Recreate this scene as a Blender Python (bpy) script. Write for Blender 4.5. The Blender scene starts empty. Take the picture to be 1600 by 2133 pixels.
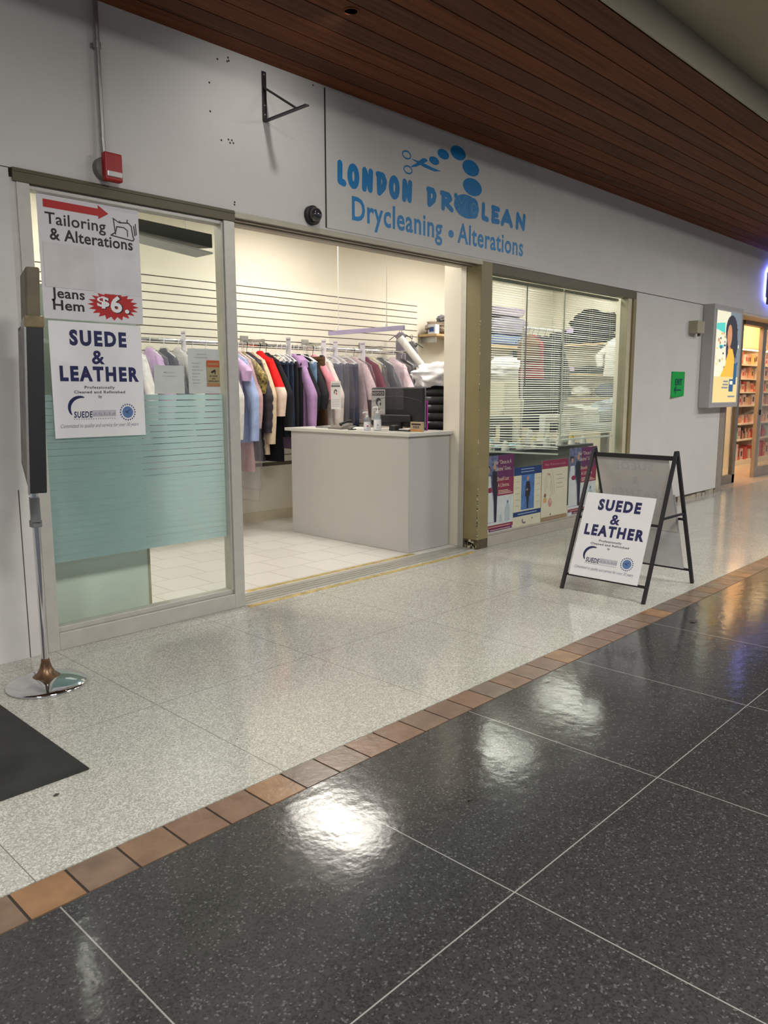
import bpy, bmesh, math, random
from mathutils import Vector, Matrix, noise
rnd = random.Random(7)
PI = math.pi
scn = bpy.context.scene
COL = scn.collection

# ------------------------------------------------------------------ camera, world, light, exposure
cam = bpy.data.cameras.new('camera')
cam.sensor_fit = 'HORIZONTAL'; cam.sensor_width = 36.0; cam.lens = 36.0 * 1622.02 / 1600.0
cam.clip_start = 0.05; cam.clip_end = 200
camo = bpy.data.objects.new('camera', cam); COL.objects.link(camo); scn.camera = camo
_p, _yw, _rl = 0.153370, 0.806857, -0.001232
_f = Vector((math.sin(_yw) * math.cos(_p), math.cos(_yw) * math.cos(_p), -math.sin(_p)))
_r = Vector((math.cos(_yw), -math.sin(_yw), 0)); _u = _r.cross(_f)
_r2 = _r * math.cos(_rl) + _u * math.sin(_rl); _u2 = _u * math.cos(_rl) - _r * math.sin(_rl)
M = Matrix((_r2, _u2, -_f)).transposed().to_4x4(); M.translation = (0, -4.1272, 1.4)
camo.matrix_world = M

scn.view_settings.view_transform = 'Standard'; scn.view_settings.look = 'None'
scn.view_settings.gamma = 1.0; scn.view_settings.use_curve_mapping = False
scn.view_settings.exposure = 0.0
scn.cycles.use_denoising = True
scn.cycles.max_bounces = 8; scn.cycles.diffuse_bounces = 4; scn.cycles.glossy_bounces = 4
scn.cycles.transparent_max_bounces = 24; scn.cycles.transmission_bounces = 6
scn.cycles.sample_clamp_indirect = 6.0
scn.cycles.caustics_reflective = False; scn.cycles.caustics_refractive = False

world = bpy.data.worlds.new('world'); scn.world = world; world.use_nodes = True
world.node_tree.nodes['Background'].inputs[0].default_value = (0.80, 0.86, 1.0, 1)
world.node_tree.nodes['Background'].inputs[1].default_value = 0.30

SHOP_LIGHT = 21.5        # radiance of the shop's ceiling panels
WARM_LIGHT = 34.0        # radiance of the neighbour's panels
HALL_W = 150.0            # each concourse downlight
WASH_W = 15.0            # wall-washer in the wood soffit


def lamp(name, kind, loc, power, color, size=0.2, aim=None, spot=None, blend=0.6):
    d = bpy.data.lights.new(name, kind); d.energy = power; d.color = color
    if kind == 'AREA':
        d.shape = 'DISK'; d.size = size
    else:
        d.shadow_soft_size = size
    if kind == 'SPOT':
        d.spot_size = spot; d.spot_blend = blend
    o = bpy.data.objects.new(name, d); COL.objects.link(o); o.location = loc
    if aim is not None:
        o.rotation_euler = (Vector(aim) - Vector(loc)).to_track_quat('-Z', 'Y').to_euler()
    return o


for lx, pw in ((-2.5, 1.0), (1.2, 1.0), (5.2, 0.8), (9.0, 0.9), (13.0, 0.8)):
    lamp('concourse_downlight_lamp', 'AREA', (lx, -4.2, 3.585), HALL_W * pw, (1.0, 0.965, 0.91), 1.1)
lamp('concourse_downlight_lamp', 'AREA', (10.7, -2.6, 3.585), 22.0, (1.0, 0.965, 0.91), 0.2)
lamp('wall_washer_lamp', 'SPOT', (3.15, -0.87, 3.385), WASH_W, (1.0, 0.965, 0.91), 0.03, (3.2, 0.0, 2.55), math.radians(120), 0.9)


# ------------------------------------------------------------------ materials
def srgb(r, g, b):
    def f(c):
        c /= 255.0
        return c / 12.92 if c <= 0.04045 else ((c + 0.055) / 1.055) ** 2.4
    return (f(r), f(g), f(b))


MATS = {}


def mat(name, col, rough=0.6, metal=0.0, var=0.08, scale=8.0, spec=0.4, bump=0.0, bscale=60.0, stretch=None, coat=0.0):
    if name in MATS:
        return MATS[name]
    m = bpy.data.materials.new(name); m.use_nodes = True
    nt = m.node_tree; b = nt.nodes['Principled BSDF']
    b.inputs['Roughness'].default_value = rough; b.inputs['Metallic'].default_value = metal
    b.inputs['Specular IOR Level'].default_value = spec
    b.inputs['Coat Weight'].default_value = coat
    tc = nt.nodes.new('ShaderNodeTexCoord'); mp = nt.nodes.new('ShaderNodeMapping')
    if stretch:
        mp.inputs['Scale'].default_value = stretch
    nt.links.new(tc.outputs['Object'], mp.inputs[0])
    nz = nt.nodes.new('ShaderNodeTexNoise'); nz.inputs['Scale'].default_value = scale; nz.inputs['Detail'].default_value = 4
    nt.links.new(mp.outputs[0], nz.inputs['Vector'])
    cr = nt.nodes.new('ShaderNodeValToRGB')
    a = [max(0.0, c * (1 - var)) for c in col]; z = [min(1.0, c * (1 + var)) for c in col]
    cr.color_ramp.elements[0].position = 0.3; cr.color_ramp.elements[0].color = (*a, 1)
    cr.color_ramp.elements[1].position = 0.7; cr.color_ramp.elements[1].color = (*z, 1)
    nt.links.new(nz.outputs['Fac'], cr.inputs[0]); nt.links.new(cr.outputs[0], b.inputs['Base Color'])
    if bump:
        n2 = nt.nodes.new('ShaderNodeTexNoise'); n2.inputs['Scale'].default_value = bscale; n2.inputs['Detail'].default_value = 3
        nt.links.new(mp.outputs[0], n2.inputs['Vector'])
        bp = nt.nodes.new('ShaderNodeBump'); bp.inputs['Strength'].default_value = bump; bp.inputs['Distance'].default_value = 0.01
        nt.links.new(n2.outputs['Fac'], bp.inputs['Height']); nt.links.new(bp.outputs[0], b.inputs['Normal'])
    MATS[name] = m
    return m


def emis(name, col, strength):
    if name in MATS:
        return MATS[name]
    m = bpy.data.materials.new(name); m.use_nodes = True; nt = m.node_tree
    b = nt.nodes['Principled BSDF']; b.inputs['Base Color'].default_value = (*col, 1)
    b.inputs['Emission Color'].default_value = (*col, 1); b.inputs['Emission Strength'].default_value = strength
    MATS[name] = m
    return m


def glass_mat(name, tint, fres=1.45, rough=0.02, haze=0.0, hazecol=(1, 1, 1)):
    if name in MATS:
        return MATS[name]
    m = bpy.data.materials.new(name); m.use_nodes = True; nt = m.node_tree
    nt.nodes.remove(nt.nodes['Principled BSDF']); out = nt.nodes['Material Output']
    t = nt.nodes.new('ShaderNodeBsdfTransparent'); t.inputs[0].default_value = (*tint, 1)
    g = nt.nodes.new('ShaderNodeBsdfGlossy'); g.inputs['Roughness'].default_value = rough
    lw = nt.nodes.new('ShaderNodeLayerWeight')      # Schlick reflectance, the same from both sides of the pane
    pw = nt.nodes.new('ShaderNodeMath'); pw.operation = 'POWER'; pw.inputs[1].default_value = 5.0
    nt.links.new(lw.outputs['Facing'], pw.inputs[0])
    fr = nt.nodes.new('ShaderNodeMath'); fr.operation = 'MULTIPLY_ADD'
    f0 = ((fres - 1) / (fres + 1)) ** 2
    fr.inputs[1].default_value = 1 - f0; fr.inputs[2].default_value = f0; nt.links.new(pw.outputs[0], fr.inputs[0])
    mx = nt.nodes.new('ShaderNodeMixShader')
    nt.links.new(fr.outputs[0], mx.inputs[0]); nt.links.new(t.outputs[0], mx.inputs[1]); nt.links.new(g.outputs[0], mx.inputs[2])
    last = mx
    if haze > 0:
        d = nt.nodes.new('ShaderNodeBsdfDiffuse'); d.inputs[0].default_value = (*hazecol, 1)
        tl = nt.nodes.new('ShaderNodeBsdfTranslucent'); tl.inputs[0].default_value = (*hazecol, 1)
        md = nt.nodes.new('ShaderNodeMixShader'); md.inputs[0].default_value = 0.5
        nt.links.new(d.outputs[0], md.inputs[1]); nt.links.new(tl.outputs[0], md.inputs[2])
        m2 = nt.nodes.new('ShaderNodeMixShader'); m2.inputs[0].default_value = haze
        nt.links.new(mx.outputs[0], m2.inputs[1]); nt.links.new(md.outputs[0], m2.inputs[2]); last = m2
    nt.links.new(last.outputs[0], out.inputs[0])
    MATS[name] = m
    return m


def terrazzo(name, base, dark, light, scale, rough, joint, jy, jx, jw=0.0022, jcol=(0.1, 0.1, 0.1), amount=(0.30, 0.78)):
    """stone chips in a matrix, with straight joints: joint = spacing, jx/jy = offsets of the joint lines"""
    m = bpy.data.materials.new(name); m.use_nodes = True; nt = m.node_tree; b = nt.nodes['Principled BSDF']
    N = nt.nodes.new; Lk = nt.links.new
    tc = N('ShaderNodeTexCoord')
    v = N('ShaderNodeTexVoronoi'); v.inputs['Scale'].default_value = scale; Lk(tc.outputs['Object'], v.inputs['Vector'])
    sp = N('ShaderNodeSeparateColor'); Lk(v.outputs['Color'], sp.inputs[0])
    cr = N('ShaderNodeValToRGB'); cr.color_ramp.interpolation = 'CONSTANT'
    e = cr.color_ramp.elements
    e[0].position = 0.0; e[0].color = (*dark, 1); e[1].position = amount[0]; e[1].color = (*base, 1)
    k = e.new(amount[1]); k.color = (*light, 1)
    k2 = e.new(0.5); k2.color = (*[c * 0.9 for c in base], 1)
    Lk(sp.outputs[0], cr.inputs[0])
    nz = N('ShaderNodeTexNoise'); nz.inputs['Scale'].default_value = 1.6; nz.inputs['Detail'].default_value = 5; Lk(tc.outputs['Object'], nz.inputs['Vector'])
    mr = N('ShaderNodeMapRange'); mr.inputs['To Min'].default_value = 0.86; mr.inputs['To Max'].default_value = 1.1; Lk(nz.outputs['Fac'], mr.inputs['Value'])
    mu = N('ShaderNodeMix'); mu.data_type = 'RGBA'; mu.blend_type = 'MULTIPLY'; mu.inputs[0].default_value = 1.0
    Lk(cr.outputs[0], mu.inputs['A']); Lk(mr.outputs[0], mu.inputs['B'])
    sx = N('ShaderNodeSeparateXYZ'); Lk(tc.outputs['Object'], sx.inputs[0])
    masks = []
    for ax, off in ((0, jx), (1, jy)):
        a = N('ShaderNodeMath'); a.operation = 'SUBTRACT'; a.inputs[1].default_value = off; Lk(sx.outputs[ax], a.inputs[0])
        d = N('ShaderNodeMath'); d.operation = 'PINGPONG'; d.inputs[1].default_value = joint / 2; Lk(a.outputs[0], d.inputs[0])
        l = N('ShaderNodeMath'); l.operation = 'LESS_THAN'; l.inputs[1].default_value = jw; Lk(d.outputs[0], l.inputs[0]); masks.append(l)
    mxm = N('ShaderNodeMath'); mxm.operation = 'MAXIMUM'; Lk(masks[0].outputs[0], mxm.inputs[0]); Lk(masks[1].outputs[0], mxm.inputs[1])
    mj = N('ShaderNodeMix'); mj.data_type = 'RGBA'; mj.inputs['B'].default_value = (*jcol, 1)
    Lk(mxm.outputs[0], mj.inputs[0]); Lk(mu.outputs['Result'], mj.inputs['A'])
    Lk(mj.outputs['Result'], b.inputs['Base Color'])
    n3 = N('ShaderNodeTexNoise'); n3.inputs['Scale'].default_value = 5.0; n3.inputs['Detail'].default_value = 6; Lk(tc.outputs['Object'], n3.inputs['Vector'])
    rr = N('ShaderNodeMapRange'); rr.inputs['To Min'].default_value = rough * 0.75; rr.inputs['To Max'].default_value = rough * 1.35
    Lk(n3.outputs['Fac'], rr.inputs['Value']); Lk(rr.outputs[0], b.inputs['Roughness'])
    n4 = N('ShaderNodeTexNoise'); n4.inputs['Scale'].default_value = 14.0; n4.inputs['Detail'].default_value = 3; Lk(tc.outputs['Object'], n4.inputs['Vector'])
    bp = N('ShaderNodeBump'); bp.inputs['Strength'].default_value = 0.05; bp.inputs['Distance'].default_value = 0.02
    Lk(n4.outputs['Fac'], bp.inputs['Height']); Lk(bp.outputs[0], b.inputs['Normal'])
    b.inputs['Specular IOR Level'].default_value = 0.5
    MATS[name] = m
    return m


white_wall = mat('white wall paint', (0.62, 0.605, 0.585), 0.6, var=0.03, scale=3, bump=0.05, bscale=40)
plaster = mat('rough white plaster', (0.60, 0.59, 0.575), 0.7, var=0.05, scale=4, bump=0.25, bscale=12)
cream = mat('cream wall paint', (0.78, 0.735, 0.625), 0.6, var=0.02, scale=3)
cream_slat = mat('cream slatwall laminate', (0.80, 0.755, 0.655), 0.45, var=0.02, scale=3)
ceil_white = mat('ceiling tile white', (0.75, 0.74, 0.70), 0.8)
beige_plaster = mat('beige ceiling plaster', (0.36, 0.325, 0.245), 0.8, var=0.05, scale=2)
olive = mat('olive paint', (0.235, 0.20, 0.098), 0.45, var=0.08, scale=5)
dkolive = mat('dark olive metal trim', (0.105, 0.09, 0.052), 0.45, var=0.08)
alu = mat('satin aluminium', (0.52, 0.51, 0.46), 0.36, 0.55, var=0.05, scale=20)
alu_light = mat('pale anodised frame', (0.50, 0.49, 0.45), 0.42, 0.25, var=0.05, scale=15)
chrome = mat('chrome', (0.75, 0.76, 0.78), 0.08, 1.0, var=0.02)
steel = mat('galvanised steel', (0.42, 0.42, 0.41), 0.35, 0.8, var=0.08, scale=30)
black = mat('black powder coat', (0.018, 0.017, 0.020), 0.45, var=0.1)
blackp = mat('black plastic', (0.016, 0.016, 0.018), 0.5, var=0.1)
white_p = mat('white plastic', (0.80, 0.80, 0.80), 0.35, var=0.03)
paper = mat('white paper', (0.66, 0.65, 0.68), 0.55, var=0.02)
paper2 = mat('white board', (0.78, 0.78, 0.80), 0.5, var=0.02)
navy = mat('navy print', (0.012, 0.014, 0.09), 0.5, var=0.05)
ink = mat('black print', (0.02, 0.012, 0.016), 0.5, var=0.05)
red_ink = mat('red print', (0.42, 0.014, 0.016), 0.5, var=0.05)
blue_sign = mat('sky blue vinyl', (0.0, 0.20, 0.50), 0.4, var=0.04)
glass = glass_mat('clear glass', (0.93, 0.97, 0.95))
film_m = None
tan_wood = mat('tan shelf wood', (0.52, 0.36, 0.18), 0.5, var=0.15, scale=4, stretch=(1, 6, 6))


# ------------------------------------------------------------------ geometry helpers
class MB:
    def __init__(s):
        s.v = []; s.f = []; s.mi = []; s.sm = []

    def add(s, vs, fs, mi=0, smooth=False):
        n = len(s.v); s.v += [tuple(p) for p in vs]
        for f in fs:
            s.f.append([i + n for i in f]); s.mi.append(mi); s.sm.append(smooth)
        return s

    def box(s, x0, x1, y0, y1, z0, z1, mi=0):
        v = [(x, y, z) for z in (z0, z1) for y in (y0, y1) for x in (x0, x1)]
        return s.add(v, [(0, 2, 3, 1), (4, 5, 7, 6), (0, 1, 5, 4), (2, 6, 7, 3), (0, 4, 6, 2), (1, 3, 7, 5)], mi)

    def obox(s, O, A, B, Cc, mi=0):
        """parallelepiped from corner O along A, B, Cc"""
        O, A, B, Cc = map(Vector, (O, A, B, Cc))
        v = [O + A * i + B * j + Cc * k for k in (0, 1) for j in (0, 1) for i in (0, 1)]
        return s.add(v, [(0, 2, 3, 1), (4, 5, 7, 6), (0, 1, 5, 4), (2, 6, 7, 3), (0, 4, 6, 2), (1, 3, 7, 5)], mi)

    def quad(s, a, b, c, d, mi=0):
        return s.add([a, b, c, d], [(0, 1, 2, 3)], mi)

    def tube(s, pts, r, n=10, mi=0, cap=True, closed=False):
        pts = [Vector(p) for p in pts]; m = len(pts)
        rs = r if isinstance(r, (list, tuple)) else [r] * m
        vs = []; prev = None
        for i, p in enumerate(pts):
            if closed:
                t = pts[(i + 1) % m] - pts[i - 1]
            else:
                t = pts[min(i + 1, m - 1)] - pts[max(i - 1, 0)]
            t.normalize()
            if prev is None:
                a = Vector((0, 0, 1)) if abs(t.z) < 0.9 else Vector((1, 0, 0))
                nrm = t.cross(a).normalized()
            else:
                nrm = (prev - t * prev.dot(t)).normalized()
            prev = nrm; bi = t.cross(nrm)
            for k in range(n):
                a = 2 * PI * k / n
                vs.append(p + (nrm * math.cos(a) + bi * math.sin(a)) * rs[i])
        fs = []
        for i in range(m if closed else m - 1):
            j = (i + 1) % m
            for k in range(n):
                fs.append((i * n + k, i * n + (k + 1) % n, j * n + (k + 1) % n, j * n + k))
        if cap and not closed:
            fs.append(tuple(range(n - 1, -1, -1))); fs.append(tuple((m - 1) * n + k for k in range(n)))
        return s.add(vs, fs, mi, True)

    def cyl(s, p0, p1, r, n=16, mi=0, r1=None):
        return s.tube([p0, p1], [r, r if r1 is None else r1], n, mi)

    def lathe(s, prof, n=32, c=(0, 0, 0), mi=0, axis='z'):
        vs = []; fs = []
        for (r, h) in prof:
            for k in range(n):
                a = 2 * PI * k / n
                if axis == 'z':
                    vs.append((c[0] + r * math.cos(a), c[1] + r * math.sin(a), c[2] + h))
                elif axis == 'y':   # grows towards -y
                    vs.append((c[0] + r * math.cos(a), c[1] - h, c[2] + r * math.sin(a)))
                else:
                    vs.append((c[0] + h, c[1] + r * math.cos(a), c[2] + r * math.sin(a)))
        m = len(prof)
        for i in range(m - 1):
            for k in range(n):
                fs.append((i * n + k, i * n + (k + 1) % n, (i + 1) * n + (k + 1) % n, (i + 1) * n + k))
        fs.append(tuple(range(n - 1, -1, -1))); fs.append(tuple((m - 1) * n + k for k in range(n)))
        return s.add(vs, fs, mi, True)

    def loft(s, rings, mi=0, cap=True, smooth=True):
        n = len(rings[0]); vs = [p for r in rings for p in r]; fs = []
        for i in range(len(rings) - 1):
            for k in range(n):
                fs.append((i * n + k, i * n + (k + 1) % n, (i + 1) * n + (k + 1) % n, (i + 1) * n + k))
        if cap:
            fs.append(tuple(range(n - 1, -1, -1))); fs.append(tuple((len(rings) - 1) * n + k for k in range(n)))
        return s.add(vs, fs, mi, smooth)

    def flat(s, pts, O, U, V, off=0.0, mi=0):
        O, U, V = map(Vector, (O, U, V)); n = U.cross(V).normalized() * off
        return s.add([O + U * a + V * b + n for a, b in pts], [tuple(range(len(pts)))], mi)

    def rect(s, u0, u1, v0, v1, O, U, V, off=0.0, mi=0):
        return s.flat([(u0, v0), (u1, v0), (u1, v1), (u0, v1)], O, U, V, off, mi)

    def ell(s, cu, cv, ru, rv, O, U, V, off=0.0, mi=0, n=28, rot=0.0):
        c, d = math.cos(rot), math.sin(rot)
        pts = []
        for k in range(n):
            a = 2 * PI * k / n; x, y = ru * math.cos(a), rv * math.sin(a)
            pts.append((cu + x * c - y * d, cv + x * d + y * c))
        return s.flat(pts, O, U, V, off, mi)

    def ring(s, cu, cv, ru, rv, w, O, U, V, off=0.0, mi=0, n=28, a0=0, a1=2 * PI, taper=None):
        O, U, V = map(Vector, (O, U, V)); nn = U.cross(V).normalized() * off
        vs = []; fs = []
        for k in range(n + 1):
            t = k / n; a = a0 + (a1 - a0) * t
            ww = w if taper is None else w * taper(t)
            for sgn in (-0.5, 0.5):
                vs.append(O + U * (cu + (ru + sgn * ww) * math.cos(a)) + V * (cv + (rv + sgn * ww) * math.sin(a)) + nn)
        for k in range(n):
            fs.append((2 * k, 2 * k + 1, 2 * k + 3, 2 * k + 2))
        return s.add(vs, fs, mi)

    def stroke(s, pts, w, O, U, V, off=0.0, mi=0, caps=True):
        off += 0.00002 * (len(s.f) % 40)
        for (a, b) in zip(pts[:-1], pts[1:]):
            dx, dy = b[0] - a[0], b[1] - a[1]; L = math.hypot(dx, dy) or 1e-6
            px, py = -dy / L * w / 2, dx / L * w / 2
            s.flat([(a[0] - px, a[1] - py), (b[0] - px, b[1] - py), (b[0] + px, b[1] + py), (a[0] + px, a[1] + py)], O, U, V, off, mi); off += 0.00001
        if caps:
            for p in pts:
                s.ell(p[0], p[1], w / 2, w / 2, O, U, V, off, mi, 10); off += 0.00001
        return s

    def text(s, body, u0, v0, cap, O, U, V, width=None, bold=0.0, off=0.0, mi=0, shear=0.0, align='l', sx=1.0, sp=1.0, res=3):
        """lettering: cap height and optional total width in plane units"""
        vs, fs = glyphs(body, bold, shear, sp, res)
        if not vs:
            return s
        x0 = min(p[0] for p in vs); x1 = max(p[0] for p in vs)
        k = cap / 0.69; ku = k * sx if width is None else width / (x1 - x0)
        w = (x1 - x0) * ku
        sh = 0 if align == 'l' else (-w / 2 if align == 'c' else -w)
        O, U, V = map(Vector, (O, U, V)); n = U.cross(V).normalized() * off
        return s.add([O + U * (u0 + sh + (p[0] - x0) * ku) + V * (v0 + p[1] * k) + n for p in vs], fs, mi)

    def build(s, name, mats, parent=None, loc=None, bevel=0.0, bseg=2, sharp=35, world=True):
        me = bpy.data.meshes.new(name)
        off = Vector((0, 0, 0))
        if parent is not None and world:
            off = parent.location
        elif loc is not None:
            off = Vector(loc)
        me.from_pydata([tuple(Vector(p) - off) for p in s.v], [], s.f)
        if not isinstance(mats, (list, tuple)):
            mats = [mats]
        for m in mats:
            me.materials.append(m)
        for p, mi, sm in zip(me.polygons, s.mi, s.sm):
            p.material_index = mi; p.use_smooth = sm
        if any(s.sm):
            me.set_sharp_from_angle(angle=math.radians(sharp))
        o = bpy.data.objects.new(name, me); COL.objects.link(o)
        if parent is not None:
            o.parent = parent
        elif loc is not None:
            o.location = loc
        if bevel:
            b = o.modifiers.new('bevel', 'BEVEL'); b.width = bevel; b.segments = bseg; b.limit_method = 'ANGLE'; b.angle_limit = math.radians(40)
        return o


_G = {}


def glyphs(body, bold, shear, sp, res):
    key = (body, bold, shear, sp, res)
    if key not in _G:
        cu = bpy.data.curves.new('lettering', 'FONT'); cu.body = body; cu.size = 1.0; cu.offset = bold; cu.shear = shear
        cu.space_character = sp; cu.resolution_u = res
        ob = bpy.data.objects.new('lettering', cu)
        me = bpy.data.meshes.new_from_object(ob)
        _G[key] = ([tuple(v.co) for v in me.vertices], [tuple(p.vertices) for p in me.polygons])
        bpy.data.objects.remove(ob); bpy.data.meshes.remove(me); bpy.data.curves.remove(cu)
    return _G[key]


def tag(o, label=None, cat=None, group=None, kind=None):
    if label: o['label'] = label
    if cat: o['category'] = cat
    if group: o['group'] = group
    if kind: o['kind'] = kind
    return o


def thing(name, label, cat, loc=(0, 0, 0), rz=0.0, group=None):
    o = bpy.data.objects.new(name, None); COL.objects.link(o); o.location = loc; o.rotation_euler = (0, 0, rz)
    o.empty_display_size = 0.05
    return tag(o, label, cat, group)


def st(o):
    o['kind'] = 'structure'
    return o


FX = ((1, 0, 0), (0, 0, 1))          # facade plane: right = +x, up = +z, facing -y


# ================================================================== THE SETTING
# ---- floors
light_tz = terrazzo('pale terrazzo', (0.50, 0.495, 0.445), (0.36, 0.355, 0.315), (0.62, 0.615, 0.56), 190, 0.12, 0.916, -0.147, 0.792, 0.0018, (0.20, 0.19, 0.17))
dark_tz = terrazzo('dark terrazzo', (0.046, 0.047, 0.046), (0.030, 0.030, 0.030), (0.095, 0.097, 0.095), 175, 0.12, 0.916, -3.001, 0.792, 0.0022, (0.26, 0.255, 0.24), (0.30, 0.93))
st(MB().box(-6, 24, -1.97, 0.03, -0.1, 0).build('floor', light_tz))
st(MB().box(-6, 24, -12, -2.133, -0.1, 0).build('floor_concourse', dark_tz))
brick_mats = [mat('quarry tile %d' % i, c, 0.27, var=0.22, scale=9, bump=0.15, bscale=30) for i, c in enumerate(
    [(0.205, 0.125, 0.078), (0.178, 0.120, 0.084), (0.155, 0.115, 0.090), (0.188, 0.110, 0.072), (0.168, 0.106, 0.078), (0.255, 0.142, 0.072)])]
grout = mat('dark grout', (0.045, 0.04, 0.035), 0.8)
b = MB().box(-6, 24, -2.133, -1.97, -0.1, -0.004, 6)
k = 0
x = 0.713 - 0.1622 * 42
while x < 24:
    b.box(x + 0.004, x + 0.1582, -2.127, -1.975, -0.05, 0.0, rnd.choice([0, 1, 2, 3, 4, 1, 2, 3, 5]))
    x += 0.1622
st(b.build('trim_1', brick_mats + [grout]))

# shop floor: pale square tiles
m = bpy.data.materials.new('shop floor tile'); m.use_nodes = True; nt = m.node_tree; pb = nt.nodes['Principled BSDF']
tc = nt.nodes.new('ShaderNodeTexCoord'); bk = nt.nodes.new('ShaderNodeTexBrick')
bk.inputs['Color1'].default_value = (0.68, 0.655, 0.625, 1); bk.inputs['Color2'].default_value = (0.72, 0.695, 0.66, 1); bk.inputs['Mortar'].default_value = (0.38, 0.35, 0.31, 1)
bk.inputs['Scale'].default_value = 1.0; bk.inputs['Brick Width'].default_value = 0.335; bk.inputs['Row Height'].default_value = 0.335; bk.inputs['Mortar Size'].default_value = 0.0035
bk.offset = 0.5
nt.links.new(tc.outputs['Object'], bk.inputs['Vector']); nt.links.new(bk.outputs['Color'], pb.inputs['Base Color'])
pb.inputs['Roughness'].default_value = 0.3
MATS['shop floor tile'] = m
st(MB().box(1.30, 10.9, 0.25, 2.65, -0.1, 0.002).build('floor_shop', m))
st(MB().box(1.66, 10.95, 0.03, 0.25, -0.1, -0.004).build('trim_2', mat('worn sill concrete', (0.36, 0.34, 0.29), 0.6)))

# ---- front: fascia, side walls
st(MB().box(-6, 24, 0.0, 0.18, 2.495, 3.5).build('wall_front', white_wall))
b = MB().box(-6, 1.64, 0.0, 0.18, 0.0, 2.49)
st(b.build('wall_left', plaster))
MBw = MB().box(8.372, 11.0, 0.004, 0.16, 0.065, 2.487)
st(MBw.build('wall_right', white_wall))
chip = MB()
xx = 8.40
while xx < 10.98:
    w = rnd.uniform(0.08, 0.22); h = rnd.uniform(0.02, 0.062)
    chip.box(xx, min(xx + w, 10.99), rnd.uniform(-0.004, 0.003), 0.05, 0.0, h, rnd.choice([0, 1, 0]))
    xx += w + rnd.uniform(0.0, 0.04)
chip.box(8.372, 11.0, 0.02, 0.1, 0, 0.07, 1)
st(chip.build('baseboard_right', [mat('crumbling plaster', (0.38, 0.34, 0.27), 0.8, var=0.3, scale=20), mat('dirty base', (0.09, 0.07, 0.05), 0.8)]))
st(MB().box(11.0, 11.19, 0.0, 0.35, 0.0, 2.49).build('column', mat('taupe pilaster paint', (0.30, 0.255, 0.215), 0.55)))

# ---- soffit of wood boards, bulkhead, plaster ceiling of the concourse
wood2 = mat('darker cedar boards', (0.098, 0.036, 0.016), 0.65, var=0.35, scale=3.0, stretch=(0.5, 14, 14), spec=0.15, bump=0.1, bscale=30)
wood = mat('dark cedar boards', (0.135, 0.042, 0.015), 0.65, var=0.35, scale=3.0, stretch=(0.5, 14, 14), spec=0.15, bump=0.1, bscale=30)
b = MB()
y = 0.0; i = 0
while y > -1.88:
    y1 = max(y - 0.157, -1.885)
    b.box(-6, 24, y1 + 0.008, y, 3.414, 3.45, (0, 2, 0, 0, 2, 0, 2)[i % 7])
    y = y1; i += 1
b.box(-6, 24, -1.885, 0, 3.426, 3.46, 1)
st(b.build('ceiling', [wood, mat('board gap', (0.008, 0.004, 0.003), 0.8), wood2]))
st(MB().box(-6, 24, -1.899, -1.887, 3.414, 3.62).build('trim_3', beige_plaster))
st(MB().box(-6, 24, -12, -1.899, 3.60, 3.68).build('ceiling_concourse', beige_plaster))
# wall-washer trim in the soffit and concourse downlight fittings
def downlight(x, y, z, label):
    t = thing('downlight', label, 'ceiling light', (x, y, z))
    MB().lathe([(0.045, 0.0), (0.045, -0.003), (0.035, -0.004), (0.035, 0.0)], 24, (x, y, z)).build('trim_ring', wood, t)
    return t
downlight(3.15, -0.87, 3.413, 'small brown downlight flush in the wood soffit above the bracket')

# ---- shop shell
st(MB().box(1.2, 11.0, 2.65, 2.75, 0, 3.1).build('wall_back', cream))
st(MB().box(1.2, 1.30, 0.18, 2.65, 0, 3.1).build('wall_side', cream))
st(MB().box(10.9, 10.99, 0.18, 2.65, 0, 3.1).build('wall_side_right', cream))
st(MB().box(1.2, 11.0, 0.18, 2.75, 3.1, 3.16).build('ceiling_shop', ceil_white))
st(MB().box(1.2, 11.0, 0.18, 0.24, 2.55, 3.1).build('wall_inner', cream))
st(MB().box(8.372, 10.99, 0.16, 0.24, 0, 2.55).build('wall_inner_right', cream))
st(MB().box(1.3, 10.9, 2.637, 2.65, 0.0, 0.11).build('baseboard_back', mat('cream vinyl base', (0.62, 0.56, 0.42), 0.5)))
# slatwall panel with grooves
b = MB(); z = 2.54; groove = mat('slat groove', (0.10, 0.08, 0.05), 0.7)
b.box(1.32, 7.68, 2.64, 2.65, 0.60, 2.545, 1)
zt = 2.545
while zt > 0.66:
    zb = zt - 0.0765
    b.box(1.32, 7.68, 2.625, 2.641, zb + 0.0095, zt, 0)
    zt = zb
st(b.build('trim_4', [cream_slat, groove]))
# ---- ceiling lights of the shop
em_shop = emis('fluorescent diffuser', (1.0, 0.945, 0.85), SHOP_LIGHT)
for px, py, lab in ((2.45, 1.5, 'fluorescent ceiling panel over the glazed left end of the shop'), (5.17, 1.4, 'fluorescent ceiling panel above the grey counter'),
                    (7.72, 1.25, 'fluorescent ceiling panel behind the left window blind'), (9.75, 1.3, 'fluorescent ceiling panel nearest the wall shelves')):
    t = thing('ceiling_light', lab, 'ceiling light', (px, py, 3.08))
    MB().box(px - 0.31, px + 0.31, py - 0.61, py + 0.61, 3.088, 3.1).build('housing', white_p, t)
    MB().box(px - 0.29, px + 0.29, py - 0.59, py + 0.59, 3.078, 3.088).build('diffuser', em_shop, t)

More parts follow.
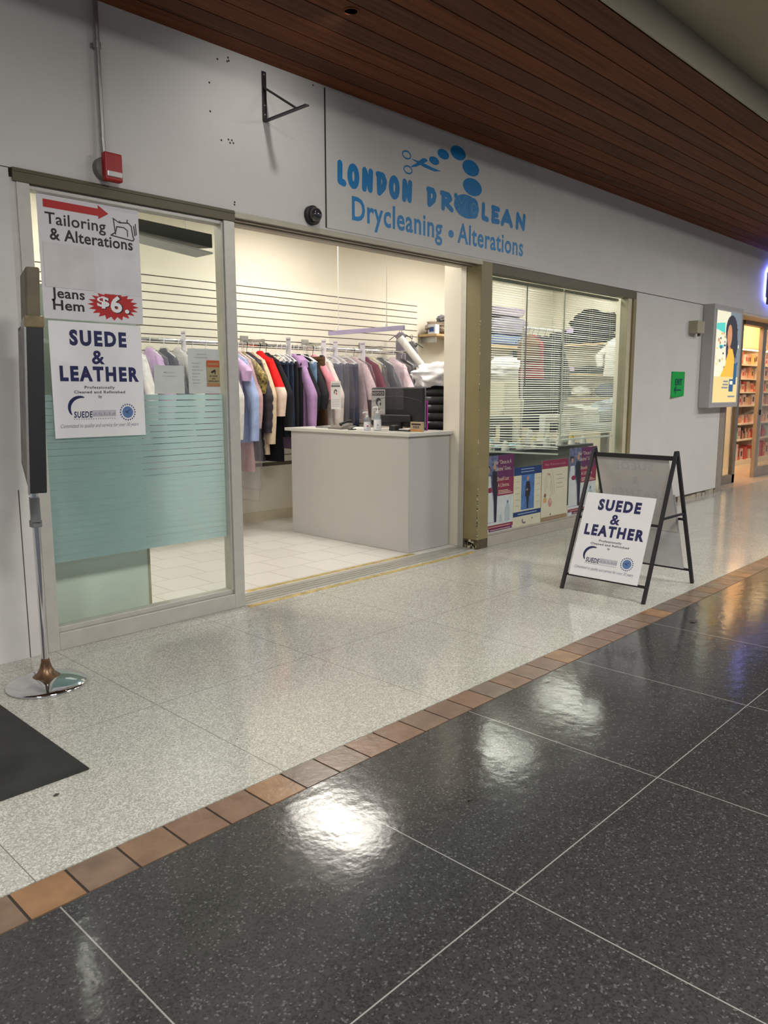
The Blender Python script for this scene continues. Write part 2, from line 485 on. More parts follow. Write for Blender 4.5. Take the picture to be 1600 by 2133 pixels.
# ================================================================== SHOPFRONT
# ---- glazed left panel: window_1
t = thing('window_1', 'tall glazed panel in a pale metal frame, frosted below, beside the shop entrance', 'window', (2.33, 0.0, 0.0)); t['kind'] = 'structure'
b = MB()
b.box(1.655, 2.978, -0.012, 0.08, 2.432, 2.497)
b.box(1.655, 2.978, -0.016, 0.0, 2.478, 2.486)
b.build('head_rail', dkolive, t, bevel=0.002)
b = MB()
b.box(1.672, 1.737, -0.008, 0.09, 0, 2.432); b.box(1.64, 1.675, 0.0, 0.09, 0, 2.45)
b.box(2.897, 2.975, -0.008, 0.10, 0, 2.432); b.box(2.885, 2.899, 0.005, 0.08, 0.12, 2.42)
b.box(1.737, 2.897, -0.008, 0.09, 0, 0.095); b.box(1.737, 2.897, 0.012, 0.085, 0.095, 0.125)
b.box(1.737, 2.897, 0.012, 0.08, 2.408, 2.432)
b.build('frame', alu_light, t, bevel=0.003)
MB().box(1.733, 2.89, 0.04, 0.046, 0.118, 2.412).build('glass_pane', glass_mat('greenish glass', (0.95, 0.98, 0.965)), t)
film = glass_mat('frosted film', (0.85, 0.95, 0.95), 1.3, 0.35, 0.90, (0.50, 0.655, 0.695))
b = MB(); z = 1.385
b.quad((1.737, 0.052, 1.385 - 0.032), (2.885, 0.052, 1.385 - 0.032), (2.885, 0.052, 1.385), (1.737, 0.052, 1.385))
z = 1.385 - 0.0365
while z > 0.50:
    h = 0.0335 if z > 0.95 else 0.0350
    b.quad((1.737, 0.052, max(z - h, 0.473)), (2.885, 0.052, max(z - h, 0.473)), (2.885, 0.052, z), (1.737, 0.052, z))
    z -= 0.0365
b.build('frosted_film', film, t)

# ---- entrance: door_1 = head track, threshold, jambs
t = thing('door_1', 'wide open entrance with sliding door tracks and yellow taped threshold', 'doorway', (4.2, 0.1, 0.0)); t['kind'] = 'structure'
trackm = mat('track beige metal', (0.40, 0.375, 0.30), 0.45, 0.3, var=0.05)
b = MB()
for y0, y1, z0 in ((-0.004, 0.02, 2.462), (0.02, 0.05, 2.478), (0.05, 0.07, 2.455), (0.07, 0.11, 2.478), (0.11, 0.13, 2.452), (0.13, 0.18, 2.478), (0.18, 0.26, 2.462)):
    b.box(2.978, 5.52, y0, y1, z0, 2.4945 if y1 < 0.2 else 2.55)
b.build('head_track', trackm, t)
b = MB()
for y0, y1, z1 in ((0.03, 0.05, 0.007), (0.05, 0.075, 0.001), (0.075, 0.095, 0.009), (0.095, 0.12, 0.001), (0.12, 0.14, 0.009), (0.14, 0.17, 0.001), (0.17, 0.19, 0.009), (0.19, 0.235, 0.003)):
    b.box(2.90, 5.52, y0, y1, -0.02, z1)
b.build('threshold_track', alu, t)
tape = mat('worn yellow tape', (0.42, 0.32, 0.12), 0.6, var=0.35, scale=14)
b = MB()
b.box(3.20, 4.98, 0.262, 0.312, 0.002, 0.0035); b.build('yellow_tape', tape, t); b = MB(); b.box(2.98, 5.42, -0.062, -0.014, 0.0, 0.0015)
b.build('yellow_tape', tape, t)
MB().box(5.505, 5.53, 0.158, 0.215, 0.0, 2.47).box(5.515, 5.53, 0.175, 0.2, 0, 2.46).build('jamb_channel', alu, t)
MB().box(5.53, 5.665, 0.156, 0.42, 0.0, 2.5).build('jamb', cream, t)

# olive square column between entrance and window
t = thing('pillar', 'olive painted square pillar with chipped base beside the entrance', 'pillar', (5.58, 0.075, 0)); t['kind'] = 'structure'
MB().box(5.507, 5.668, 0.0, 0.155, 0.085, 2.497).build('shaft', olive, t, bevel=0.004)
b = MB().box(5.512, 5.664, 0.004, 0.155, 0.0, 0.086, 0)
for q in range(16):
    yy = rnd.uniform(0.004, 0.13); zz = rnd.uniform(0.0, 0.06)
    b.box(5.508, 5.514, yy, yy + rnd.uniform(0.015, 0.04), zz, zz + rnd.uniform(0.012, 0.03), rnd.choice([1, 2, 0]))
b.build('base', [mat('exposed dark base', (0.075, 0.06, 0.035), 0.8, var=0.4, scale=30), mat('bare plaster chips', (0.5, 0.46, 0.36), 0.8), olive], t)
b = MB()
for q in range(60):
    zz = rnd.uniform(0.1, 2.0) ** 1.0
    if rnd.random() < 0.5: zz = rnd.uniform(0.09, 0.5)
    h = rnd.uniform(0.006, 0.022)
    b.box(5.5055, 5.509 + rnd.uniform(0, 0.004), -0.0012, rnd.uniform(0.002, 0.008), zz, zz + h)
b.build('chipped_paint', mat('bare plaster chips', (0.5, 0.46, 0.36), 0.8), t)

# ---- right window: window_2
t = thing('window_2', 'shop window with white blinds between the pillar and the white wall', 'window', (7.0, 0.0, 0.0)); t['kind'] = 'structure'
b = MB()
b.box(5.668, 8.372, 0.01, 0.10, 2.41, 2.497)
b.build('head_rail', dkolive, t, bevel=0.002)
MB().box(8.30, 8.372, 0.0, 0.10, 0.0, 2.41).build('frame', olive, t, bevel=0.003)
MB().box(8.215, 8.30, 0.02, 0.11, 0.10, 2.41).build('jamb', mat('cream jamb', (0.55, 0.50, 0.36), 0.5), t)
MB().box(5.668, 8.30, 0.0, 0.11, 0.0, 0.098).box(5.668, 8.30, 0.025, 0.11, 0.098, 0.112).build('sill', mat('grey beige sill', (0.36, 0.335, 0.285), 0.5, var=0.06), t, bevel=0.003)
MB().box(5.665, 8.24, 0.05, 0.056, 0.105, 2.415).build('glass_pane', glass, t)

# ---- fascia details
def mount(name, label, cat, loc, **kw):
    return thing(name, label, cat, loc, **kw)

# sign panel
t = mount('shop_sign', 'white fascia sign with blue drycleaner name, scissors and dots above the entrance', 'shop sign', (5.0, 0.0, 2.5))
b = MB().box(3.742, 6.30, -0.006, 0.0, 2.508, 3.398)
b.build('panel', mat('white sign panel', (0.58, 0.57, 0.55), 0.45, var=0.02), t)
MB().box(3.735, 3.742, -0.0065, 0.0, 2.508, 3.40).build('edge_gap', mat('panel shadow gap', (0.03, 0.03, 0.03), 0.8), t)
O = (0, -0.0065, 0); U, V = FX
STR = {
    'L': [[(.15, 1), (.12, .06), (.92, .0)]],
    'N': [[(.08, 0), (.14, 1), (.84, .02), (.92, 1)]],
    'D': [[(.08, .98), (.72, .97), (.95, .70), (.82, .35), (.24, .0), (.2, .95)]],
    'R': [[(.16, 0), (.18, 1)], [(.02, .98), (.72, .96), (.86, .76), (.62, .55), (.26, .46), (1, .02)]],
    'Y': [[(.02, 1), (.44, .48)], [(1, 1), (.40, .02)]],
    'E': [[(.14, .0), (.16, 1)], [(.06, .98), (.95, .95)], [(.16, .5), (.76, .5)], [(.08, .03), (.95, .05)]],
    'A': [[(.02, .0), (.5, 1), (.98, .0)], [(.14, .34), (.86, .30)]],
}
b = MB()
def letter(b, ch, xa, xb, z0, z1, w, off, mi):
    def mp(p): return (xa + w / 2 + p[0] * (xb - xa - w), z0 + w / 2 + p[1] * (z1 - z0 - w))
    if ch in 'OC':
        cx, cz = (xa + xb) / 2, (z0 + z1) / 2
        n = 20; rng = (0, 2 * PI) if ch == 'O' else (0.7, 2 * PI - 0.7)
        pts = []
        for q in range(n + 1):
            a = rng[0] + (rng[1] - rng[0]) * q / n
            pts.append((cx + (xb - xa - w) / 2 * math.cos(a), cz + (z1 - z0 - w) / 2 * math.sin(a)))
        b.stroke(pts, w, O, U, V, off, mi, True)
    else:
        for s_ in STR[ch]:
            b.stroke([mp(p) for p in s_], w, O, U, V, off, mi)
for ch, xa, xb in (('L', 3.838, 3.932), ('O', 3.938, 4.055), ('N', 4.073, 4.200), ('D', 4.213, 4.342), ('O', 4.357, 4.474), ('N', 4.494, 4.620)):
    letter(b, ch, xa, xb, 2.802, 2.972, 0.048, 0, 0)
for ch, xa, xb in (('D', 4.768, 4.905), ('R', 4.938, 5.112), ('L', 5.476, 5.594), ('E', 5.612, 5.750), ('A', 5.757, 5.943), ('N', 5.972, 6.148)):
    letter(b, ch, xa, xb, 2.812, 2.966, 0.044, 0, 0)
b.ell(5.283, 2.892, 0.165, 0.092, O, U, V, 0, 0, 40)
for ch, xa, xb in (('Y', 5.115, 5.295), ('C', 5.306, 5.446)):
    letter(b, ch, xa, xb, 2.810, 2.975, 0.046, 0.0006, 1)
    letter(b, ch, xa + .003, xb - .003, 2.813, 2.972, 0.036, 0.0012, 0)
for q in range(5):
    a = 0.3 + q * 0.16
    b.stroke([(5.15 + q * .02, 2.85 + q * .015), (5.19 + q * .02, 2.83)], 0.003, O, U, V, 0.0006, 1, False)
for cx, cz, rx, rz in ((4.867, 3.164, .060, .030), (4.977, 3.234, .072, .037), (5.163, 3.281, .098, .053), (5.330, 3.199, .112, .061), (5.356, 3.056, .127, .068)):
    b.ell(cx, cz, rx, rz, O, U, V, 0, 0, 36)
b.ring(4.55, 3.142, 0.045, 0.026, 0.011, O, U, V, 0, 0); b.ring(4.566, 3.040, 0.045, 0.026, 0.011, O, U, V, 0, 0)
b.flat([(4.592, 3.126), (4.66, 3.112), (4.75, 3.093), (4.87, 3.086), (4.955, 3.104), (4.86, 3.108), (4.76, 3.120), (4.69, 3.126)], O, U, V, 0, 0)
b.flat([(4.598, 3.064), (4.66, 3.080), (4.70, 3.098), (4.78, 3.140), (4.79, 3.152), (4.765, 3.160), (4.73, 3.155), (4.66, 3.106), (4.60, 3.072)], O, U, V, 0.0003, 0)
b.text('Drycleaning', 3.980, 2.598, 0.154, O, U, V, width=0.994, bold=0.022, sp=1.08)
b.ell(5.084, 2.651, 0.034, 0.030, O, U, V, 0, 0)
b.text('Alterations', 5.168, 2.600, 0.150, O, U, V, width=0.942, bold=0.022, sp=1.08)
b.build('lettering', [blue_sign, mat('pale outline', (0.18, 0.36, 0.52), 0.5)], t)

# folded wall bracket
t = mount('wall_bracket', 'black triangular steel bracket on the white fascia', 'bracket', (3.232, 0.0, 3.07))
b = MB()
b.box(3.215, 3.249, -0.006, 0.0, 3.075, 3.362)
for z in (3.345, 3.165, 3.11):
    b.cyl((3.232, -0.008, z), (3.232, -0.004, z), 0.006, 10, 1)
b.build('wall_plate', [black, steel], t, bevel=0.002)
MB().box(3.217, 3.247, -0.41, 0.0, 3.068, 3.076).build('arm', black, t, bevel=0.001)
MB().obox((3.222, -0.004, 3.262), (0.02, 0, 0), (0, -0.30, -0.188), (0, 0, 0.012)).build('brace', black, t)

# rust spots and screw holes in the fascia: wall marks in one part of the wall
b = MB()
for hx, hz in ((2.893, 3.339), (2.969, 3.368), (2.962, 3.345), (2.974, 3.352), (2.831, 3.193), (2.831, 3.035), (2.903, 2.890), (2.955, 2.905), (2.966, 2.888), (2.979, 2.906), (2.990, 2.892), (2.987, 2.55), (2.985, 2.535), (3.640, 3.39)):
    b.lathe([(0.0062, 0.0), (0.005, 0.001)], 10, (hx, -0.0002, hz), axis='y')
b.box(1.575, 1.579, -0.0015, 0.0, 0.0, 0.9, 0); b.box(1.30, 1.303, -0.001, 0.0, 0.0, 0.7, 0)
st(b.build('trim_6', mat('rusty screw holes', (0.06, 0.03, 0.015), 0.8)))

# conduit with strobe alarm
t = mount('conduit_pipe', 'grey metal conduit running down the fascia to the red alarm', 'pipe', (2.128, 0, 2.65))
b = MB()
b.tube([(2.126, -0.03, 3.41), (2.128, -0.03, 2.72), (2.128, -0.035, 2.645)], 0.0135, 12)
b.build('pipe', steel, t)
MB().cyl((2.126, -0.03, 3.165), (2.126, -0.03, 3.195), 0.019, 12).box(2.10, 2.152, -0.012, 0, 3.168, 3.192).build('clamp', steel, t)
t = mount('fire_alarm', 'red fire alarm strobe above the frosted window', 'alarm', (2.155, 0, 2.52))
MB().lathe([(0.058, 0.0), (0.058, 0.045), (0.05, 0.05)], 24, (2.135, 0, 2.575), axis='y').build('back_box', mat('grey back box', (0.17, 0.165, 0.15), 0.5), t)
b = MB().box(2.105, 2.205, -0.088, -0.046, 2.505, 2.648)
b.build('body', mat('alarm red', (0.33, 0.006, 0.008), 0.35, var=0.05), t, bevel=0.008, bseg=3)
MB().box(2.113, 2.197, -0.098, -0.086, 2.525, 2.552).build('strobe_lens', mat('strobe lens', (0.62, 0.60, 0.60), 0.15), t, bevel=0.004)

# dome camera
t = mount('dome_camera', 'black dome security camera on the fascia beside the shop sign', 'camera', (3.605, 0, 2.565))
MB().lathe([(0.062, 0.0), (0.062, 0.028), (0.055, 0.034)], 32, (3.605, 0, 2.565), axis='y').build('base', blackp, t)
MB().lathe([(0.046, 0.033), (0.0455, 0.050), (0.040, 0.066), (0.029, 0.077), (0.015, 0.083), (0.003, 0.085)], 32, (3.605, 0, 2.565), axis='y').build('dome', mat('smoked dome', (0.03, 0.03, 0.032), 0.05, spec=0.8), t)

# beige sensor box on the white wall
t = mount('sensor_box', 'beige electrical box with a short side fitting on the white wall', 'electrical box', (9.8, 0, 2.1))
MB().box(9.80, 10.02, -0.11, 0.004, 2.115, 2.265).build('box', mat('beige enamel', (0.36, 0.33, 0.24), 0.5), t, bevel=0.004)
MB().box(10.02, 10.07, -0.06, 0.004, 2.155, 2.235).cyl((10.0, -0.05, 2.115), (10.0, -0.05, 2.085), 0.02, 12).build('side_fitting', mat('brown fitting', (0.10, 0.075, 0.045), 0.5), t)
# green note
b = MB(); O = (9.377, -0.003, 1.342); U, V = FX
t = mount('paper_sign', 'bright green handwritten exit note taped to the white wall', 'paper sign', (9.57, 0.0, 1.34))
MB().add([(9.377, -0.002, 1.342), (9.757, -0.002, 1.342), (9.757, -0.002, 1.640), (9.377, -0.010, 1.637), (9.377, 0.003, 1.342), (9.757, 0.003, 1.342), (9.757, 0.003, 1.64), (9.377, 0.003, 1.637), (9.36, -0.03, 1.322)],
         [(0, 1, 2, 3), (7, 6, 5, 4), (0, 3, 7, 4), (1, 5, 6, 2), (3, 2, 6, 7), (0, 4, 5, 1), (0, 8, 1)]).build('sheet', mat('green paper', (0.0, 0.36, 0.06), 0.6, var=0.03), t)
b = MB()
O = (9.377, -0.0105, 1.342)
b.text('EXIT', 0.10, 0.135, 0.075, O, U, V, width=0.20, bold=0.012)
b.stroke([(0.27, 0.075), (0.09, 0.075), (0.135, 0.115)], 0.013, O, U, V); b.stroke([(0.09, 0.075), (0.125, 0.035)], 0.010, O, U, V)
b.build('lettering', mat('blue green marker', (0.0, 0.05, 0.10), 0.6), t)

# ================================================================== POSTERS AND NOTES ON THE GLASS
U, V = FX
def sheet(name, label, cat, x0, x1, z0, z1, y=-0.0, mt=None, th=0.002, tilt=0.0, group=None):
    """a flat printed sheet whose printed side faces the concourse; returns (thing, origin, width, height)"""
    t = thing(name, label, cat, ((x0 + x1) / 2, y, z0), group=group)
    MB().box(x0, x1, y - th, y, z0, z1).build('sheet', mt or paper, t)
    return t, (x0, y - th - 0.0006, z0), x1 - x0, z1 - z0

GY = 0.0385   # front of the glass
def suede_print(O, U, V, W, H, t):
    """the printed matter of the suede and leather sign, in a W x H sheet"""
    def X(a): return a * W
    def Z(a): return a * H
    b = MB()
    b.text('SUEDE', X(0.205), Z(0.808), 0.118 * H, O, U, V, width=0.62 * W, bold=0.052, sp=1.28)
    b.text('&', X(0.50), Z(0.648), 0.114 * H, O, U, V, width=0.14 * W, bold=0.026, align='c')
    b.text('LEATHER', X(0.085), Z(0.500), 0.116 * H, O, U, V, width=0.865 * W, bold=0.052, sp=1.28)
    b.ring(0.287 * W, 0.258 * H, 0.125 * W, 0.098 * H, 0.032 * W, O, U, V, 0, 0, 30, PI * 0.40, PI * 1.20, lambda q: 0.25 + 0.9 * math.sin(q * PI) ** 0.7)
    b.text('SUEDE', X(0.205), Z(0.176), 0.052 * H, O, U, V, width=0.20 * W, bold=0.022, off=0.0004, shear=0.12, sp=1.1)
    b.build('lettering', navy, t)
    b = MB()
    b.text('Professionally', X(0.50), Z(0.428), 0.024 * H, O, U, V, width=0.33 * W, bold=0.02, align='c', sp=1.1, res=2)
    b.text('Cleaned and Refinished', X(0.50), Z(0.387), 0.024 * H, O, U, V, width=0.56 * W, bold=0.02, align='c', sp=1.1, res=2)
    b.text('by', X(0.50), Z(0.347), 0.024 * H, O, U, V, bold=0.02, align='c', res=2)
    b.build('small_lettering', mat('dark grey print', (0.05, 0.045, 0.07), 0.5), t)
    b = MB()
    b.rect(X(0.405), X(0.665), Z(0.180), Z(0.238), O, U, V, 0, 0)
    for q in range(13):
        b.rect(X(0.415 + q * 0.019), X(0.426 + q * 0.019), Z(0.190), Z(0.190 + 0.03 * (0.6 + 0.4 * math.sin(q * 2.3))), O, U, V, 0.0003, 1)
    for q in range(18):
        b.rect(X(0.20 + q * 0.026), X(0.212 + q * 0.026), Z(0.158), Z(0.167), O, U, V, 0, 1)
    b.text('Committed to quality and service for over 30 years', X(0.06), Z(0.088), 0.034 * H, O, U, V, width=0.86 * W, shear=0.45, mi=2, res=2)
    b.build('fine_print', [mat('pale grey print', (0.50, 0.50, 0.56), 0.5), mat('mid grey print', (0.30, 0.30, 0.38), 0.5), mat('grey script', (0.19, 0.18, 0.27), 0.5)], t)
    b = MB()
    b.ell(X(0.80), Z(0.215), 0.062 * W, 0.053 * H, O, U, V, 0, 0, 28)
    for q in range(20):
        a = 2 * PI * q / 20
        b.ell(X(0.80) + 0.084 * W * math.cos(a), Z(0.215) + 0.071 * H * math.sin(a), 0.0085 * W, 0.008 * H, O, U, V, 0, 1, 6)
    b.flat([(X(0.755), Z(0.222)), (X(0.79), Z(0.226)), (X(0.85), Z(0.248)), (X(0.80), Z(0.216)), (X(0.83), Z(0.196)), (X(0.79), Z(0.208))], O, U, V, 0.0004, 1)
    b.build('emblem', [mat('mid blue print', (0.10, 0.19, 0.42), 0.5), mat('dusk blue print', (0.05, 0.07, 0.20), 0.5)], t)

# tailoring poster
t, O, W, H = sheet('poster', 'white tailoring and alterations poster with red arrow, upper sign on the frosted window', 'poster', 1.784, 2.350, 1.782, 2.406, GY - 0.003)
b = MB()
b.flat([(0.055 * W, 0.960 * H), (0.58 * W, 0.955 * H), (0.58 * W, 0.985 * H), (0.685 * W, 0.925 * H), (0.58 * W, 0.868 * H), (0.58 * W, 0.893 * H), (0.055 * W, 0.896 * H)][::-1], O, U, V)
b.build('arrow_print', red_ink, t); b = MB()
n = 20; pts = []
for q in range(2 * n):
    a = 2 * PI * q / (2 * n); r = 1.0 if q % 2 == 0 else 0.76
    pts.append((0.690 * W + 0.270 * W * r * math.cos(a), 0.145 * H + min(0.128 * H * r * math.sin(a), 0.098 * H)))
b.flat(pts, O, U, V, 0)
b.build('burst_print', red_ink, t)
b = MB()
b.text('Tailoring', 0.065 * W, 0.768 * H, 0.092 * H, O, U, V, width=0.585 * W, bold=0.013, sp=1.04)
b.text('& Alterations', 0.100 * W, 0.645 * H, 0.092 * H, O, U, V, width=0.825 * W, bold=0.02, sp=1.04)
b.text('Jeans', 0.080 * W, 0.175 * H, 0.080 * H, O, U, V, width=0.32 * W, bold=0.02, sp=1.04)
b.text('Hem', 0.090 * W, 0.076 * H, 0.080 * H, O, U, V, width=0.30 * W, bold=0.022, sp=1.04)
b.text('$', 0.526 * W, 0.128 * H, 0.084 * H, O, U, V, width=0.13 * W, bold=0.045, off=0.0003)
b.text('6.', 0.665 * W, 0.090 * H, 0.133 * H, O, U, V, width=0.20 * W, bold=0.05, off=0.0003, sp=1.2)
w_ = 0.006
for s_ in ([(.735, .83), (.745, .735), (.755, .735), (.765, .775), (.84, .775), (.875, .755), (.875, .705)], [(.73, .84), (.79, .812), (.89, .82), (.92, .795), (.925, .755)],
           [(.70, .695), (.93, .672)], [(.70, .695), (.745, .722)], [(.925, .755), (.935, .70), (.945, .69), (.93, .672)], [(.945, .80), (.955, .72)], [(.965, .82), (.97, .73)], [(.88, .845), (.875, .822)], [(.795, .825), (.81, .812)], [(.748, .735), (.75, .71)]):
    b.stroke([(p[0] * W, (p[1] + .055) * H) for p in s_], w_, O, U, V, 0, 0, True)
b.build('lettering', ink, t)
b = MB()
b.text('$', 0.520 * W, 0.132 * H, 0.082 * H, O, U, V, width=0.126 * W, bold=0.030, off=0.0008)
b.text('6.', 0.657 * W, 0.094 * H, 0.130 * H, O, U, V, width=0.195 * W, bold=0.034, off=0.0008, sp=1.2)
b.build('price_lettering', paper2, t)
MB().rect(0.03 * W, 0.515 * W, 0.258 * H, 0.62 * H, O, U, V, 0.0014).build('blank_patch', mat('warm white paper', (0.62, 0.595, 0.60), 0.55), t)
MB().rect(0.50 * W, 0.985 * W, 0.245 * H, 0.62 * H, O, U, V, 0.0007).build('blank_patch', mat('cool white paper', (0.64, 0.635, 0.67), 0.55), t)

t, O, W, H = sheet('poster', 'white suede and leather poster taped low on the frosted window below the tailoring poster', 'poster', 1.803, 2.334, 1.153, 1.772, GY - 0.001, paper2)
suede_print(O, U, V, W, H, t)

# notes behind the clear part of the glass
grey_ink = mat('faded grey print', (0.36, 0.38, 0.40), 0.6)
gpaper = mat('greyish notice paper', (0.55, 0.57, 0.56), 0.6)
t, O, W, H = sheet('notice', 'small plain white notice about maximum customers on the glass, left of the price list', 'notice', 2.406, 2.607, 1.389, 1.555, GY - 0.001, gpaper, 0.001)
b = MB(); b.text('Maximum', 0.5 * W, 0.73 * H, 0.05 * H, O, U, V, width=0.36 * W, align='c', bold=0.01, res=2); b.text('2 Customers', 0.5 * W, 0.60 * H, 0.05 * H, O, U, V, width=0.48 * W, align='c', bold=0.01, res=2)
b.build('lettering', grey_ink, t)
t, O, W, H = sheet('notice', 'tall white list notice with faint lines of print on the glass beside the orange sticker', 'notice', 2.637, 2.862, 1.389, 1.660, GY - 0.001, gpaper, 0.001)
b = MB()
for v_, u0, u1 in ((.86, .28, .58), (.79, .2, .62), (.66, .12, .34), (.58, .12, .34), (.51, .12, .46), (.43, .12, .38), (.36, .12, .30), (.29, .12, .36), (.22, .12, .34)):
    q = u0
    while q < u1:
        w_ = rnd.uniform(0.02, 0.05); b.rect(q * W, min(q + w_, u1) * W, v_ * H, (v_ + 0.028) * H, O, U, V); q += w_ + 0.012
b.build('fine_print', grey_ink, t)
t, O, W, H = sheet('sticker', 'orange video surveillance sticker at the right edge of the glazed panel', 'sticker', 2.766, 2.860, 1.434, 1.592, GY - 0.004, mat('tan sticker', (0.34, 0.29, 0.15), 0.5), 0.001)
for v0_, v1_ in ((.74, 1), (0, .03), (.075, .10)):
    b = MB(); b.rect(0, W, v0_ * H, v1_ * H, O, U, V); b.build('orange_band', mat('orange print', (0.46, 0.08, 0.02), 0.5), t)
b = MB(); b.text('WARNING', .5 * W, .82 * H, .09 * H, O, U, V, width=.8 * W, align='c', bold=.03, off=.0004, sp=1.1, mi=1)
b.text('24 HOUR', .5 * W, .36 * H, .07 * H, O, U, V, width=.62 * W, align='c', bold=.02, mi=0); b.text('VIDEO', .5 * W, .265 * H, .055 * H, O, U, V, align='c', width=.3 * W, bold=.02)
b.text('SURVEILLANCE', .5 * W, .17 * H, .06 * H, O, U, V, align='c', width=.8 * W, bold=.02)
b.flat([(.3 * W, .56 * H), (.62 * W, .66 * H), (.70 * W, .58 * H), (.38 * W, .50 * H)][::-1], O, U, V); b.flat([(.58 * W, .54 * H), (.68 * W, .57 * H), (.66 * W, .46 * H), (.61 * W, .46 * H)][::-1], O, U, V)
b.build('lettering', [ink, mat('tan sticker', (0, 0, 0))], t)

# four advertising posters along the bottom of the right window
dusk = mat('dusky photo print', (0.10, 0.115, 0.20), 0.4, var=0.7, scale=22)
pwhite = mat('pale print', (0.50, 0.54, 0.53), 0.4, var=0.08, scale=10)
purple = mat('purple print', (0.105, 0.022, 0.085), 0.4, var=0.15)
maroon = mat('maroon print', (0.21, 0.020, 0.055), 0.4, var=0.12)
creamp = mat('cream print', (0.55, 0.53, 0.40), 0.4, var=0.04)
pblue = mat('mid blue poster print', (0.06, 0.15, 0.36), 0.4, var=0.3, scale=18)
dblue = mat('deep blue poster print', (0.010, 0.035, 0.13), 0.4, var=0.1)
dsuit = mat('dark suit print', (0.016, 0.016, 0.028), 0.4, var=0.1)
skin_p = mat('skin tone print', (0.35, 0.22, 0.16), 0.4, var=0.1)
lav_p = mat('lavender grey print', (0.34, 0.33, 0.46), 0.4, var=0.3, scale=16)
def gown_poster(label, x0, x1, z0, z1, yy):
    t, O, W, H = sheet('poster', label, 'poster', x0, x1, z0, z1, yy, pwhite, 0.003)
    def R(b, u0, u1, v0, v1, off=0, mi=0): b.rect(u0 * W, u1 * W, v0 * H, v1 * H, O, U, V, off, mi)
    def F(b, pts, off=0, mi=0): b.flat([(p[0] * W, p[1] * H) for p in pts], O, U, V, off, mi)
    b = MB()
    R(b, 0, .42, .52, 1.0, 0, 0); R(b, 0, .42, .13, .52, 0, 2)
    b.ell(.10 * W, .82 * H, .05 * W, .035 * H, O, U, V, .0004, 3); b.ell(.09 * W, .835 * H, .07 * W, .045 * H, O, U, V, .0003, 1)
    b.ell(.31 * W, .86 * H, .05 * W, .038 * H, O, U, V, .0004, 3)
    F(b, [(.04, .74), (.18, .74), (.20, .58), (.27, .40), (.30, .14), (.0, .14), (.0, .55)][::-1], .0004, 4)
    F(b, [(.24, .80), (.40, .80), (.42, .60), (.40, .13), (.33, .13), (.29, .45), (.23, .62)][::-1], .0005, 1)
    b.ell(.16 * W, .56 * H, .08 * W, .035 * H, O, U, V, .0007, 5)
    b.build('photo', [dusk, dsuit, lav_p, skin_p, pwhite, maroon], t)
    for r_, m_ in (((.42, 1.0, .70, 1.0), purple), ((.42, 1.0, .47, .70), maroon), ((0, 1, .05, .095), maroon), ((.14, .97, .012, .05), purple)):
        b = MB(); R(b, *r_); b.build('colour_block', m_, t)
    b = MB()
    b.text('Her "Once in A', .30 * W, .885 * H, .052 * H, O, U, V, width=.60 * W, off=.0008, res=2, bold=.006)
    b.text('Lifetime" Gown...', .34 * W, .80 * H, .052 * H, O, U, V, width=.58 * W, off=.0008, res=2, bold=.006)
    b.text('Should Last', .40 * W, .668 * H, .050 * H, O, U, V, width=.42 * W, off=.0008, res=2, bold=.006)
    b.text('A Lifetime.', .43 * W, .585 * H, .050 * H, O, U, V, width=.42 * W, off=.0008, res=2, bold=.006)
    for q in range(3):
        R(b, .45, .96 - .08 * q, .492 + q * .02, .502 + q * .02, .0006)
    for q in range(2):
        R(b, .06 + .12 * q, .9, .066 - q * .04, .074 - q * .04, .0006)
    b.build('lettering', mat('cream lettering print', (0.52, 0.44, 0.34), 0.5), t)
    b = MB()
    F(b, [(.70, .12), (.88, .12), (.88, .30), (.82, .36), (.82, .40), (.77, .40), (.77, .36), (.71, .30)], .0004, 0); b.ell(.795 * W, .375 * H, .03 * W, .022 * H, O, U, V, .0006, 1)
    F(b, [(.50, .12), (.62, .12), (.60, .22), (.52, .22)], .0004, 0)
    b.build('sketch', [mat('faint aqua print', (0.36, 0.43, 0.46), 0.5), mat('steel blue print', (0.12, 0.17, 0.30), 0.5)], t)
gown_poster('purple wedding gown poster in the shop window right beside the pillar', 5.676, 6.122, 0.112, 0.822, GY + 0.008)
gown_poster('purple wedding gown poster in the shop window behind the folding sign', 7.128, 7.690, 0.112, 0.818, GY + 0.008)
# suit poster
t, O, W, H = sheet('poster', 'cream poster with blue header and a dark standing suited figure in the shop window', 'poster', 6.126, 6.602, 0.106, 0.688, GY + 0.008, creamp, 0.003)
for r_, m_ in (((0, W, .865 * H, H), dblue), ((0, W, .185 * H, .262 * H), dblue), ((.27 * W, .74 * W, .285 * H, .865 * H), pblue)):
    b = MB(); b.rect(*r_, O, U, V); b.build('colour_block', m_, t)
b = MB()
def F(pts, off=0, mi=0): b.flat([(p[0] * W, p[1] * H) for p in pts], O, U, V, off, mi)
b.ell(.50 * W, .80 * H, .038 * W, .038 * H, O, U, V, .0005, 1)
F([(.44, .75), (.57, .75), (.60, .62), (.585, .50), (.55, .50), (.53, .34), (.54, .30), (.47, .30), (.475, .34), (.45, .50), (.41, .50), (.42, .62)], .0006, 0)
b.ell(.475 * W, .615 * H, .028 * W, .018 * H, O, U, V, .0008, 1)
b.build('figure_print', [dsuit, skin_p], t)
b = MB()
for q in range(2): b.rect(.25 * W, .72 * W, (.955 - q * .045) * H, (.968 - q * .045) * H, O, U, V, .0004, 0)
b.rect(.16 * W, .86 * W, .215 * H, .230 * H, O, U, V, .0004, 0)
